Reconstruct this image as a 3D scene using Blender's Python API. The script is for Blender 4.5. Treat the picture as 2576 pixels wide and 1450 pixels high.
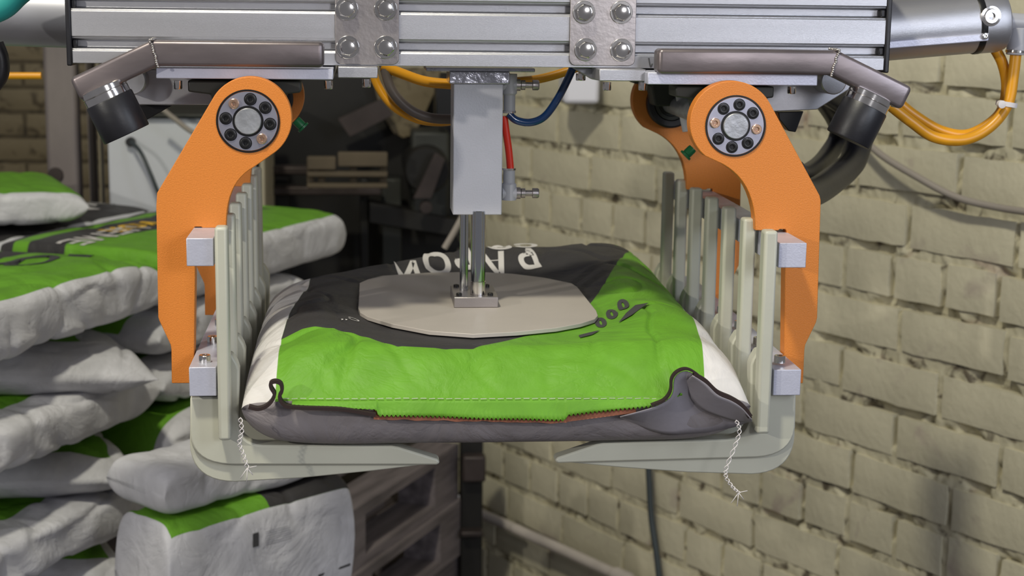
import bpy, bmesh, math, random
from mathutils import Vector, Matrix, noise
random.seed(7)
for o in list(bpy.data.objects): bpy.data.objects.remove(o)
SC = bpy.context.scene
COL = SC.collection
# ------------------------------------------------------------------ camera
F = 4050.0; CZ = 1.9
yw = Vector((-380, -738, F)).normalized()
Yd = F*F/(738-380*.013)
dw = Vector((-.013*Yd, Yd, F)).normalized()
xw = dw.cross(yw).normalized()
def W(px, py, Y):
    """world point where the sight line of a photograph pixel meets the plane y = Y"""
    c = Vector((px-1288, py-725, F)); k = Y/c.dot(yw)
    return Vector((c.dot(xw)*k, Y, CZ-c.dot(dw)*k))
def V2(px, py, Y):
    p = W(px, py, Y); return (p.x, p.z)
cam = bpy.data.cameras.new('camera'); co = bpy.data.objects.new('camera', cam); COL.objects.link(co)
cam.sensor_width = 36; cam.lens = 36*F/2576
right = Vector((xw.x, yw.x, -dw.x)); down = Vector((xw.y, yw.y, -dw.y)); fwd = Vector((xw.z, yw.z, -dw.z))
R = Matrix((right, -down, -fwd)).transposed()
co.matrix_world = Matrix.Translation((0, 0, CZ)) @ R.to_4x4()
cam.dof.use_dof = True; cam.dof.focus_distance = 1.86; cam.dof.aperture_fstop = 7.0
cam.clip_start = .05
SC.camera = co
# ------------------------------------------------------------------ light
SC.view_settings.view_transform = 'Standard'; SC.view_settings.look = 'None'
SC.view_settings.gamma = 1; SC.view_settings.exposure = -.5
wd = bpy.data.worlds.new('world'); SC.world = wd; wd.use_nodes = True
bg = wd.node_tree.nodes['Background']; bg.inputs[0].default_value = (.80, .79, .84, 1); bg.inputs[1].default_value = .30
def area(name, loc, target, size, energy, color, sy=None):
    l = bpy.data.lights.new(name, 'AREA'); l.size = size; l.energy = energy; l.color = color
    if sy: l.shape = 'RECTANGLE'; l.size_y = sy
    o = bpy.data.objects.new(name, l); COL.objects.link(o); o.location = loc
    o.rotation_euler = (Vector(target)-Vector(loc)).to_track_quat('-Z', 'Y').to_euler()
    return o
area('hall_lamp', (1.05, -1.2, 2.35), (.5, 2.6, 1.5), .4, 22, (.97, .96, 1))
area('left_lamp', (-.75, .5, 4.5), (1.15, 2.9, 1.2), .24, 125, (1, .95, .76))
area('right_cool_fill', (1.7, .35, 2.25), (.5, 1.9, 1.75), .6, 20, (.80, .87, 1), .9)  # unseen cool fill from the right, brightening that end of the beam
area('high_soft_fill', (-1.2, .2, 3.6), (-.1, 2.4, 1.3), 1.3, 8, (.92, .93, 1))  # unseen broad fill, added for soft light from above
area('side_lamp', (-1.9, .2, 2.35), (.2, 2.0, 1.5), .06, 30, (1, .95, .85))
# ------------------------------------------------------------------ materials
def nt(name):
    m = bpy.data.materials.new(name); m.use_nodes = True
    return m, m.node_tree, m.node_tree.nodes['Principled BSDF']
def mat(name, col, rough=.5, metal=0, var=.0, scale=20, bump=0, bscale=60, spec=.5, stretch=None, coat=0, var2=None):
    m, t, b = nt(name); N = t.nodes; L = t.links
    b.inputs['Roughness'].default_value = rough; b.inputs['Metallic'].default_value = metal
    b.inputs['Specular IOR Level'].default_value = spec; b.inputs['Coat Weight'].default_value = coat
    tc = N.new('ShaderNodeTexCoord'); mp = N.new('ShaderNodeMapping'); L.new(tc.outputs['Object'], mp.inputs[0])
    if stretch: mp.inputs['Scale'].default_value = stretch
    if var > 0:
        n = N.new('ShaderNodeTexNoise'); n.inputs['Scale'].default_value = scale; n.inputs['Detail'].default_value = 5
        L.new(mp.outputs[0], n.inputs['Vector'])
        r = N.new('ShaderNodeValToRGB'); L.new(n.outputs[0], r.inputs[0])
        r.color_ramp.elements[0].position = .3; r.color_ramp.elements[1].position = .7
        c2 = var2 or tuple(c*(1-var) for c in col)
        r.color_ramp.elements[0].color = (*c2, 1)
        r.color_ramp.elements[1].color = (*[min(1, c*(1+var*.5)) for c in col], 1)
        L.new(r.outputs[0], b.inputs['Base Color'])
    else: b.inputs['Base Color'].default_value = (*col, 1)
    if bump > 0:
        n = N.new('ShaderNodeTexNoise'); n.inputs['Scale'].default_value = bscale; n.inputs['Detail'].default_value = 4
        L.new(mp.outputs[0], n.inputs['Vector'])
        bp = N.new('ShaderNodeBump'); bp.inputs['Strength'].default_value = bump; bp.inputs['Distance'].default_value = .002
        L.new(n.outputs[0], bp.inputs['Height']); L.new(bp.outputs[0], b.inputs['Normal'])
    return m
def paper(name, cols, wr=.5):
    """bag paper: white, with coloured areas whose edges come from the stored print distances"""
    m, t, b = nt(name); N = t.nodes; L = t.links
    b.inputs['Roughness'].default_value = .55; b.inputs['Specular IOR Level'].default_value = .3
    cur = None
    base = N.new('ShaderNodeRGB'); base.outputs[0].default_value = (*cols[0], 1); cur = base.outputs[0]
    for i, c in enumerate(cols[1:]):
        a = N.new('ShaderNodeAttribute'); a.attribute_name = 'print%d' % i
        mr = N.new('ShaderNodeMapRange'); mr.inputs[1].default_value = -.0004; mr.inputs[2].default_value = .0004
        L.new(a.outputs['Fac'], mr.inputs[0])
        mx = N.new('ShaderNodeMix'); mx.data_type = 'RGBA'
        L.new(mr.outputs[0], mx.inputs[0]); L.new(cur, mx.inputs[6]); mx.inputs[7].default_value = (*c, 1)
        cur = mx.outputs[2]
    tc = N.new('ShaderNodeTexCoord')
    n = N.new('ShaderNodeTexNoise'); n.inputs['Scale'].default_value = 25; n.inputs['Detail'].default_value = 6
    L.new(tc.outputs['Object'], n.inputs['Vector'])
    mr = N.new('ShaderNodeMapRange'); mr.inputs[1].default_value = .3; mr.inputs[2].default_value = .7
    mr.inputs[3].default_value = .86; mr.inputs[4].default_value = 1.05; L.new(n.outputs[0], mr.inputs[0])
    mm = N.new('ShaderNodeMix'); mm.data_type = 'RGBA'; mm.blend_type = 'MULTIPLY'; mm.inputs[0].default_value = 1
    L.new(cur, mm.inputs[6]); L.new(mr.outputs[0], mm.inputs[7]); L.new(mm.outputs[2], b.inputs['Base Color'])
    v = N.new('ShaderNodeTexVoronoi'); v.inputs['Scale'].default_value = 14; v.feature = 'DISTANCE_TO_EDGE'
    n2 = N.new('ShaderNodeTexNoise'); n2.inputs['Scale'].default_value = 8; n2.inputs['Detail'].default_value = 5; n2.inputs['Distortion'].default_value = 1.2
    L.new(tc.outputs['Object'], n2.inputs['Vector'])
    mv = N.new('ShaderNodeMix'); mv.data_type = 'RGBA'; mv.inputs[0].default_value = .25
    L.new(tc.outputs['Object'], mv.inputs[6]); L.new(n2.outputs[1], mv.inputs[7]); L.new(mv.outputs[2], v.inputs['Vector'])
    cr = N.new('ShaderNodeMapRange'); cr.inputs[1].default_value = 0; cr.inputs[2].default_value = .05; L.new(v.outputs[0], cr.inputs[0])
    b1 = N.new('ShaderNodeBump'); b1.inputs['Strength'].default_value = wr*.14; b1.inputs['Distance'].default_value = .004; L.new(cr.outputs[0], b1.inputs['Height'])
    b2 = N.new('ShaderNodeBump'); b2.inputs['Strength'].default_value = wr; b2.inputs['Distance'].default_value = .012
    L.new(n2.outputs[0], b2.inputs['Height']); L.new(b1.outputs[0], b2.inputs['Normal'])
    n3 = N.new('ShaderNodeTexNoise'); n3.inputs['Scale'].default_value = 420; L.new(tc.outputs['Object'], n3.inputs['Vector'])
    b3 = N.new('ShaderNodeBump'); b3.inputs['Strength'].default_value = .12; b3.inputs['Distance'].default_value = .001
    L.new(n3.outputs[0], b3.inputs['Height']); L.new(b2.outputs[0], b3.inputs['Normal']); L.new(b3.outputs[0], b.inputs['Normal'])
    return m
GREEN = (.135, .345, .026); DARK = (.042, .040, .042); WHITE = (.68, .66, .66); YEL = (.75, .45, .02)
M = dict(
 alu=mat('anodised aluminium', (.50, .50, .53), .40, .88, .10, 3, .15, 300, stretch=(1, 14, 14)),
 alu_end=mat('aluminium cut face', (.56, .57, .68), .42, .35, .06, 60, .1, 400),
 alu_dark=mat('aluminium groove', (.36, .36, .40), .45, .7),
 plate=mat('stainless plate', (.38, .35, .35), .38, .85, .22, 9, .1, 200),
 chrome=mat('chrome', (.72, .70, .68), .14, 1, .12, 40),
 steel=mat('raw steel tube', (.21, .18, .185), .36, .7, .35, 9, .12, 30, stretch=(1, 2.5, 2.5)),
 weld=mat('weld bead', (.55, .52, .50), .25, .9, .3, 90, .8, 150),
 orange=mat('orange powder coat', (.68, .215, .028), .5, 0, .07, 500, .25, 700),
 orange_side=mat('orange coat edge', (.50, .17, .03), .6),
 fork=mat('grey green enamel', (.50, .50, .42), .42, 0, .08, 9, .05, 200),
 black=mat('black rubber', (.012, .012, .016), .42, 0, .2, 30, .1, 100),
 blackmetal=mat('blackened steel', (.012, .012, .013), .35, .3),
 hub=mat('turned steel hub', (.42, .42, .50), .35, .8, .1, 50),
 shaft=mat('shaft end', (.42, .43, .46), .42, .7, .2, 70, .3, 120),
 brass=mat('yellow zinc screw', (.75, .50, .36), .25, .9),
 mirror=mat('rod chrome', (.55, .57, .60), .10, 1),
 white_box=mat('painted cylinder body', (.52, .52, .57), .55, .15, .05, 25, .15, 400),
 foil=mat('galvanised bracket', (.46, .46, .52), .22, .8, .2, 60, 1.0, 70),
 beige=mat('plate coating', (.46, .42, .385), .5, .1, .05, 15, .05, 300),
 blue=mat('blue air hose', (.004, .035, .13), .18, 0, coat=.6),
 red=mat('red air hose', (.72, .03, .01), .35),
 yellow=mat('yellow air hose', (.72, .32, .01), .35, 0, .12, 14),
 grey_pl=mat('grey plastic', (.38, .38, .41), .4),
 grey_hose=mat('grey hose', (.12, .10, .09), .45),
 cable=mat('dusty cable', (.27, .24, .21), .6),
 dkcable=mat('dark cable', (.035, .045, .05), .5),
 teal=mat('teal strap', (.02, .30, .27), .6),
 greenpl=mat('green plug', (.006, .13, .04), .4),
 thread=mat('white thread', (.72, .68, .68), .7),
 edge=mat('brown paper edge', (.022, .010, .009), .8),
 kraft=mat('kraft edge', (.36, .13, .07), .8, 0, .4, 60),
 greypaper=mat('bag back paper', (.30, .28, .31), .55, 0, .2, 12, .6, 30),
 pipe=mat('white plastic pipe', (.52, .47, .43), .5, 0, .15, 10),
 pipecap=mat('pipe cap', (.70, .70, .78), .45),
 cab=mat('white enamel cabinet', (.56, .58, .63), .45, 0, .05, 4),
 galv=mat('galvanised post', (.22, .19, .185), .5, .3, .35, 6, .2, 20, stretch=(1, 1, .4)),
 tan=mat('cream painted post', (.36, .32, .24), .6, 0, .2, 8),
 wood=mat('weathered grey wood', (.17, .145, .15), .75, 0, .45, 5, .5, 40, stretch=(1, 8, 8)),
 wood2=mat('brown crate wood', (.11, .085, .055), .8, 0, .4, 6, .4, 30),
 floor=mat('dusty concrete', (.13, .12, .11), .85, 0, .35, 3, .4, 30),
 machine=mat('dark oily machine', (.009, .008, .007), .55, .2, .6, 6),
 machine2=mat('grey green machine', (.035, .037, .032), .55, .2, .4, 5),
 machine3=mat('dirty machine steel', (.055, .042, .040), .5, .4, .5, 7),
 back=mat('unlit rear wall', (.03, .026, .022), .9),
 ink=mat('dark print ink', (.05, .05, .055), .6),
 ink_w=mat('white print ink', (.62, .60, .59), .6),
 ink_y=mat('yellow print ink', YEL, .6),
)
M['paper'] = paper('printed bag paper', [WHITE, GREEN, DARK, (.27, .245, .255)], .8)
M['paper2'] = paper('printed stack bag paper', [(.60, .60, .64), GREEN, DARK], .9)
M['greenflap'] = paper('green flap paper', [GREEN], .5)
def brickmat(name, base, dirt, pink, dark_lo, scale=1.0):
    m, t, b = nt(name); N = t.nodes; L = t.links
    b.inputs['Roughness'].default_value = .62; b.inputs['Specular IOR Level'].default_value = .3
    tc = N.new('ShaderNodeNewGeometry')
    def nz(s, d=5, dist=0):
        n = N.new('ShaderNodeTexNoise'); n.inputs['Scale'].default_value = s*scale; n.inputs['Detail'].default_value = d
        n.inputs['Distortion'].default_value = dist; L.new(tc.outputs['Position'], n.inputs['Vector']); return n.outputs[0]
    def ramp(src, a, bb):
        r = N.new('ShaderNodeMapRange'); r.inputs[1].default_value = a; r.inputs[2].default_value = bb; L.new(src, r.inputs[0]); return r.outputs[0]
    def mix(f, a, c):
        x = N.new('ShaderNodeMix'); x.data_type = 'RGBA'
        L.new(f, x.inputs[0])
        if isinstance(a, tuple): x.inputs[6].default_value = (*a, 1)
        else: L.new(a, x.inputs[6])
        x.inputs[7].default_value = (*c, 1); return x.outputs[2]
    c = mix(ramp(nz(5), .35, .65), base, tuple(q*.86 for q in base))
    c = mix(ramp(nz(9, 6, .6), .62, .74), c, pink)
    c = mix(ramp(nz(22, 8, .8), dark_lo, dark_lo+.12), c, dirt)
    L.new(c, b.inputs['Base Color'])
    bp = N.new('ShaderNodeBump'); bp.inputs['Strength'].default_value = .5; bp.inputs['Distance'].default_value = .003
    L.new(nz(60, 5), bp.inputs['Height']); L.new(bp.outputs[0], b.inputs['Normal'])
    return m
CREAM = (.60, .56, .42)
M['brick'] = brickmat('cream painted brick', CREAM, (.24, .20, .13), (.42, .36, .30), .72)
M['mortar'] = brickmat('cream painted mortar', (.55, .51, .37), (.12, .10, .07), (.42, .32, .26), .555)
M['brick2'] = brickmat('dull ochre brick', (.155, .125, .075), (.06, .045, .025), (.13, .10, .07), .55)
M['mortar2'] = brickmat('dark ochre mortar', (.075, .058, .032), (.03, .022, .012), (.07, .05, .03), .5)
# ------------------------------------------------------------------ mesh helpers
def link(name, me, parent=None):
    o = bpy.data.objects.new(name, me); COL.objects.link(o)
    if parent: o.parent = parent
    return o
def tag(o, label=None, cat=None, group=None, kind=None):
    if label: o['label'] = label
    if cat: o['category'] = cat
    if group: o['group'] = group
    if kind: o['kind'] = kind
    return o
def thing(name, label, cat, loc=(0, 0, 0), group=None):
    o = bpy.data.objects.new(name, None); COL.objects.link(o); o.location = loc; o.empty_display_size = .05
    return tag(o, label, cat, group)
def fin(bm, name, m, parent=None, smooth=False, bevel=0, seg=2, ang=35):
    me = bpy.data.meshes.new(name)
    bmesh.ops.recalc_face_normals(bm, faces=bm.faces[:])
    if parent is not None and parent.type == 'EMPTY':
        bmesh.ops.translate(bm, verts=bm.verts[:], vec=-parent.location)
    elif parent is not None and parent.parent is not None:
        bmesh.ops.translate(bm, verts=bm.verts[:], vec=-parent.parent.location)
    bm.to_mesh(me); bm.free()
    for x in (m if isinstance(m, (list, tuple)) else [m]): me.materials.append(M[x] if isinstance(x, str) else x)
    o = link(name, me, parent)
    if bevel:
        md = o.modifiers.new('bevel', 'BEVEL'); md.width = bevel; md.segments = seg; md.limit_method = 'ANGLE'; md.angle_limit = math.radians(40)
    if smooth:
        for p in me.polygons: p.use_smooth = True
        if smooth != 'all':
            me.set_sharp_from_angle(angle=math.radians(ang))
    return o
def bm_box(bm, a, b):
    x0, y0, z0 = [min(a[i], b[i]) for i in range(3)]; x1, y1, z1 = [max(a[i], b[i]) for i in range(3)]
    v = [bm.verts.new(p) for p in ((x0,y0,z0),(x1,y0,z0),(x1,y1,z0),(x0,y1,z0),(x0,y0,z1),(x1,y0,z1),(x1,y1,z1),(x0,y1,z1))]
    for f in ((0,3,2,1),(4,5,6,7),(0,1,5,4),(1,2,6,5),(2,3,7,6),(3,0,4,7)): bm.faces.new([v[i] for i in f])
    return v
def box(name, a, b, m, parent=None, bevel=.0015):
    bm = bmesh.new(); bm_box(bm, a, b); return fin(bm, name, m, parent, bevel=bevel, smooth=True)
def pbox(name, x0, y0, x1, y1, Y0, Y1, m, parent=None, bevel=.0015):
    """box whose front face at depth Y0 spans the given corners"""
    a = W(x0, y0, Y0); b = W(x1, y1, Y0)
    return box(name, (a.x, Y0, a.z), (b.x, Y1, b.z), m, parent, bevel)
def bm_prism(bm, pts, Y0, Y1):
    f = [bm.verts.new((x, Y0, z)) for x, z in pts]; g = [bm.verts.new((x, Y1, z)) for x, z in pts]
    n = len(pts)
    bm.faces.new(f); bm.faces.new(g[::-1])
    for i in range(n): bm.faces.new((f[i], g[i], g[(i+1) % n], f[(i+1) % n]))
def prism(name, pts, Y0, Y1, m, parent=None, bevel=.001, seg=2, ang=35):
    bm = bmesh.new(); bm_prism(bm, pts, Y0, Y1); return fin(bm, name, m, parent, bevel=bevel, smooth=True, seg=seg, ang=ang)
def lathe(bm, prof, p, axis, n=32):
    """prof: list of (r, h) along axis from p"""
    ax = Vector(axis).normalized(); u = ax.orthogonal().normalized(); v = ax.cross(u)
    rings = []
    for r, h in prof:
        c = Vector(p)+ax*h
        if r < 1e-6: rings.append([bm.verts.new(c)]); continue
        rings.append([bm.verts.new(c+(u*math.cos(2*math.pi*i/n)+v*math.sin(2*math.pi*i/n))*r) for i in range(n)])
    for a, b in zip(rings, rings[1:]):
        if len(a) == 1 and len(b) == 1: continue
        for i in range(n):
            j = (i+1) % n
            if len(a) == 1: bm.faces.new((a[0], b[i], b[j]))
            elif len(b) == 1: bm.faces.new((a[i], b[0], a[j]))
            else: bm.faces.new((a[i], b[i], b[j], a[j]))
def lat(name, prof, p, axis, m, parent=None, n=32, bevel=0):
    bm = bmesh.new(); lathe(bm, prof, p, axis, n); return fin(bm, name, m, parent, smooth=True, bevel=bevel)
def cyl(name, p, q, r, m, parent=None, n=28, ch=.0):
    d = (Vector(q)-Vector(p)); h = d.length; c = ch or min(r*.08, h*.1)
    return lat(name, [(0, 0), (r-c, 0), (r, c), (r, h-c), (r-c, h), (0, h)], p, d, m, parent, n)
def crom(pts, k=8):
    pts = [Vector(p) for p in pts]; P = [pts[0]*2-pts[1]]+pts+[pts[-1]*2-pts[-2]]; out = []
    for i in range(1, len(P)-2):
        a, b, c, d = P[i-1:i+3]
        for j in range(k):
            t = j/k
            out.append(.5*((2*b)+(-a+c)*t+(2*a-5*b+4*c-d)*t*t+(-a+3*b-3*c+d)*t**3))
    out.append(pts[-1]); return out
def bm_tube(bm, pts, r, n=12, rf=None, sq=None):
    pts = [Vector(p) for p in pts]; T = []
    for i in range(len(pts)): T.append((pts[min(i+1, len(pts)-1)]-pts[max(i-1, 0)]).normalized())
    u = T[0].orthogonal().normalized(); rings = []
    for i, p in enumerate(pts):
        u = (u-T[i]*u.dot(T[i])).normalized(); v = T[i].cross(u); rr = rf(i) if rf else r
        rings.append([bm.verts.new(p+(u*math.cos(2*math.pi*k/n)+v*math.sin(2*math.pi*k/n))*rr) for k in range(n)])
    for a, b in zip(rings, rings[1:]):
        for k in range(n): bm.faces.new((a[k], b[k], b[(k+1) % n], a[(k+1) % n]))
    bm.faces.new(rings[0][::-1]); bm.faces.new(rings[-1])
def tube(name, pts, r, m, parent=None, n=12, k=8, rf=None):
    bm = bmesh.new(); bm_tube(bm, crom(pts, k) if k else pts, r, n, rf); return fin(bm, name, m, parent, smooth=True, ang=60)
def circle(cx, cy, r, a0, a1, n=24):
    return [(cx+r*math.cos(math.radians(a0+(a1-a0)*i/n)), cy+r*math.sin(math.radians(a0+(a1-a0)*i/n))) for i in range(n+1)]
def arc3(p0, c, p1, n=8):
    return [((1-t)**2*p0[0]+2*t*(1-t)*c[0]+t*t*p1[0], (1-t)**2*p0[1]+2*t*(1-t)*c[1]+t*t*p1[1]) for t in [i/n for i in range(n+1)]]
def copy_tree(o, parent=None, off=None):
    c = o.copy(); COL.objects.link(c)
    if parent: c.parent = parent
    if off is not None: c.location = c.location+Vector(off)
    for ch in o.children: copy_tree(ch, c)
    return c
def hexbolt(name, p, ax, r, h, m, parent, washer=True):
    bm = bmesh.new()
    if washer: lathe(bm, [(0, 0), (r*1.28, 0), (r*1.28, .0018), (0, .0018)], p, ax, 28)
    q = Vector(p)+Vector(ax).normalized()*(.0018 if washer else 0)
    lathe(bm, [(0, 0), (r, 0), (r, h*.82), (r*.86, h), (0, h)], q, ax, 6)
    lathe(bm, [(r*.84, 0), (r*.84, h*1.02), (r*.7, h*1.08), (0, h*1.08)], q, ax, 20)
    return fin(bm, name, m, parent, smooth=True, bevel=.0005)
def capscrew(name, p, ax, r, h, m, parent):
    bm = bmesh.new()
    lathe(bm, [(0, 0), (r, 0), (r, h*.9), (r*.9, h), (r*.52, h), (r*.46, h*.92)], p, ax, 24)
    lathe(bm, [(r*.50, h*.95), (r*.46, h*.35), (0, h*.35)], p, ax, 6)
    return fin(bm, name, m, parent, smooth=True)

# ================================================================== SETTING
# right wall: slanting brick wall, painted cream
WA = Vector((1.04, 3.0, 0)); WD = Vector((-.533, 1, 0)).normalized(); WN = Vector((-WD.y, WD.x, 0)).normalized()
if WN.x > 0: WN = -WN
def wall_hit(px, py):
    c = Vector((px-1288, py-725, F)); d = Vector((c.dot(xw), c.dot(yw), -c.dot(dw)))
    o = Vector((0, 0, CZ)); k = (WA-o).dot(WN)/d.dot(WN); p = o+d*k
    return (p-WA).dot(WD), p.z
def wp(u, z, n=0): return WA+WD*u+Vector((0, 0, z))+WN*n
def smooth0(a, b, x):
    t = min(1, max(0, (x-a)/(b-a))); return t*t*(3-2*t)
CH = .1045
zD = wall_hit(2310, 640)[1]                      # a course line seen in the photograph
UMIN, UMAX = -.62, 2.13
nu, nv = 620, 420; ZB, ZT = .0, 2.6
bm = bmesh.new(); g = []
for j in range(nv+1):
    row = []
    for i in range(nu+1):
        u = UMIN+(UMAX-UMIN)*i/nu; z = ZB+(ZT-ZB)*j/nv; p = wp(u, z)
        d = noise.noise(p*30)*.0035+noise.noise(p*80)*.0025-.004-.015*smooth0(.03, .30, noise.noise(p*11+Vector((5, 2, 1)))+.35*noise.noise(p*40))
        row.append(bm.verts.new(p+WN*d))
    g.append(row)
for j in range(nv):
    for i in range(nu): bm.faces.new((g[j][i], g[j][i+1], g[j+1][i+1], g[j+1][i]))
wall = fin(bm, 'wall_right', 'mortar', smooth='all'); tag(wall, kind='structure')
def brickmesh(L, H, D, seed, amp):
    rnd = random.Random(seed); bm = bmesh.new(); nx, nz = max(3, int(L/.03)), 3
    def ed(i, j): # front grid with ragged outline
        x = -L/2+L*i/nx; z = -H/2+H*j/nz
        if i in (0, nx): x += rnd.uniform(-amp, amp)
        if j in (0, nz): z += rnd.uniform(-amp, amp)
        return x, z
    fr = [[None]*(nx+1) for _ in range(nz+1)]
    for j in range(nz+1):
        for i in range(nx+1):
            x, z = ed(i, j); e = i in (0, nx) or j in (0, nz)
            fr[j][i] = bm.verts.new((x, (.0035 if e else rnd.uniform(-.0008, .0008)), z))
    bk = {}
    for j in range(nz+1):
        for i in range(nx+1):
            if i in (0, nx) or j in (0, nz):
                v = fr[j][i].co; bk[(i, j)] = bm.verts.new((v.x*1.01, D, v.z*1.01))
    for j in range(nz):
        for i in range(nx): bm.faces.new((fr[j][i], fr[j][i+1], fr[j+1][i+1], fr[j+1][i]))
    loop = [(i, 0) for i in range(nx)]+[(nx, j) for j in range(nz)]+[(i, nz) for i in range(nx, 0, -1)]+[(0, j) for j in range(nz, 0, -1)]
    for a, b in zip(loop, loop[1:]+loop[:1]):
        bm.faces.new((fr[a[1]][a[0]], bk[a], bk[b], fr[b[1]][b[0]]))
    bmesh.ops.recalc_face_normals(bm, faces=bm.faces[:])
    me = bpy.data.meshes.new('brick'); bm.to_mesh(me); bm.free()
    for p in me.polygons: p.use_smooth = True
    me.set_sharp_from_angle(angle=math.radians(50))
    return me
SL, HL, BH = .244, .114, .081
SM = [brickmesh(SL, BH, .03, s, .0016) for s in range(6)]; HM = [brickmesh(HL, BH, .03, 50+s, .0016) for s in range(5)]
for me in SM+HM: me.materials.append(M['brick'])
ang = math.atan2(WN.y, WN.x)+math.pi/2
rowjoint = {-4: 2370, -3: 2540, -2: 2415, -1: 2285, 0: 2122, 1: 2262, 2: 2362, 3: 2250, 4: 2142}
cnt = 0; rest = bmesh.new()
r0 = int((ZT-zD)/CH)
for r in range(-r0, 18):
    zc = zD-CH*(r+.5)
    if zc < .05 or zc > 2.56: continue
    hdr = (r % 5 == 0) or r == 7
    step = .130 if hdr else .260
    rr = random.Random(r*13+5)
    ph = wall_hit(rowjoint[r], 0)[0] if r in rowjoint else rr.uniform(0, .26)
    if r in rowjoint:
        # joint px is seen at the row's own height
        c = Vector((rowjoint[r]-1288, 0, F))
        best = None
        for yy in range(100, 1450, 20):
            u, z = wall_hit(rowjoint[r], yy)
            if best is None or abs(z-zc) < best[0]: best = (abs(z-zc), u)
        ph = best[1]
    u = ph-step*math.ceil((ph-UMIN)/step)+step/2
    while u < UMAX-.02:
        hl = (HL if hdr else SL)/2
        lo, hi = u-hl, u+hl
        if lo > UMIN and hi < UMAX:
            p = wp(u, zc+rr.uniform(-.003, .003), rr.uniform(.002, .006))
            # in view?
            rel = p-Vector((0, 0, CZ)); cc = (rel.x*xw+rel.y*yw-rel.z*dw); sx = 1288+F*cc.x/cc.z; sy = 725+F*cc.y/cc.z
            rot = Matrix.Rotation(ang, 4, 'Z') @ Matrix.Rotation(rr.uniform(-.012, .012), 4, 'Y')
            me = rr.choice(HM if hdr else SM)
            if -60 < sy < 1530 and sx > 1050 and sx < 2700:
                o = link('brick', me, wall); o.matrix_local = Matrix.Translation(p) @ rot; cnt += 1
            else:
                rest.from_mesh(me) if False else None
                m4 = Matrix.Translation(p) @ rot
                tmp = bmesh.new(); tmp.from_mesh(me); bmesh.ops.transform(tmp, matrix=m4, verts=tmp.verts[:])
                t2 = bpy.data.meshes.new('t'); tmp.to_mesh(t2); tmp.free(); rest.from_mesh(t2); bpy.data.meshes.remove(t2)
        u += step
rb = fin(rest, 'brickwork', 'brick', wall); tag(rb, kind='stuff')
print('bricks right', cnt)
# rear wall: dull ochre bricks
YB = 5.0
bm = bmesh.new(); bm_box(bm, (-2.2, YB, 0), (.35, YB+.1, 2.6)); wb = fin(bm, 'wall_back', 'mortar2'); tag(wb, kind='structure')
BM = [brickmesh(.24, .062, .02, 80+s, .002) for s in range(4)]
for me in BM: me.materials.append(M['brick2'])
cnt = 0
a0 = W(-60, 60, YB-.01); a1 = W(1160, 520, YB-.01)
for r in range(11):
    z = a0.z-r*.075; x = a0.x-(.125 if r % 2 else 0)+.01*random.random()
    while x < a1.x:
        if x > -2.0 and z < 2.5 and not (-.72 < x < -.30):
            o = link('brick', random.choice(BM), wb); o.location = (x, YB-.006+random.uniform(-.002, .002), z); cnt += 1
        x += .252
print('bricks back', cnt)
bm = bmesh.new(); bm_box(bm, (-3, -.5, -.1), (3.2, YB+.1, 0)); tag(fin(bm, 'floor', 'floor'), kind='structure')

# ================================================================== GRIPPER FRAME
YF = 1.90                                        # front face of the aluminium beam
frame = thing('gripper_crossbeam', 'grey slotted aluminium crossbeam of the gripper with bolted plates and two bumper arms', 'crossbeam', W(1200, 100, 1.9))
zb = W(1200, 168, YF).z
xl = W(180, 100, YF).x; xr = W(2227, 100, YF).x
def slotted(z0, n, y0, d):
    """closed outline in (y, z) with T-grooves on the front and back"""
    pts = []
    s = .045
    front = [(y0, z0)]
    for k in range(n):
        zc = z0+s*(k+.5)
        front += [(y0, zc-.0082), (y0+.0012, zc-.0072), (y0+.0012, zc-.0058), (y0+.005, zc-.0050), (y0+.005, zc-.0085), (y0+.010, zc-.0085), (y0+.014, zc-.004),
                  (y0+.014, zc+.004), (y0+.010, zc+.0085), (y0+.005, zc+.0085), (y0+.005, zc+.0050), (y0+.0012, zc+.0058), (y0+.0012, zc+.0072), (y0, zc+.0082)]
    front.append((y0, z0+s*n))
    back = [(2*y0+d-y, z) for y, z in front][::-1]
    return front+back
prof = slotted(zb, 3, YF, .09)
bm = bmesh.new()
A = [bm.verts.new((xl, y, z)) for y, z in prof]; B = [bm.verts.new((xr, y, z)) for y, z in prof]
for i in range(len(prof)): j = (i+1) % len(prof); bm.faces.new((A[i], B[i], B[j], A[j]))
bm.faces.new(A); bm.faces.new(B[::-1])
beam = fin(bm, 'slotted_profile', 'alu', frame, bevel=.0006, smooth=True)
for xx, s in ((xl, -1), (xr, 1)):
    bm = bmesh.new(); bm_box(bm, (xx, YF-.002, zb-.003), (xx+s*.006, YF+.094, zb+.137))
    for k in range(3):
        zc = zb+.045*(k+.5); bm_box(bm, (xx-s*.006, YF+.003, zc-.0048), (xx, YF+.008, zc+.0048))
    o = fin(bm, 'end_cap', 'black', frame, bevel=.0015, smooth=True); tag(o, 'black plastic end cap')
def rrect(x0, y0, x1, y1, Y, r, corners=(1, 1, 1, 1)):
    a = W(x0, y0, Y); b = W(x1, y1, Y); X0, X1 = a.x, b.x; Z1, Z0 = a.z, b.z
    out = []
    for (cx, cz, a0, on) in ((X0+r, Z0+r, 180, corners[0]), (X1-r, Z0+r, 270, corners[1]), (X1-r, Z1-r, 0, corners[2]), (X0+r, Z1-r, 90, corners[3])):
        out += circle(cx, cz, r, a0, a0+90, 6)
    return out
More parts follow.
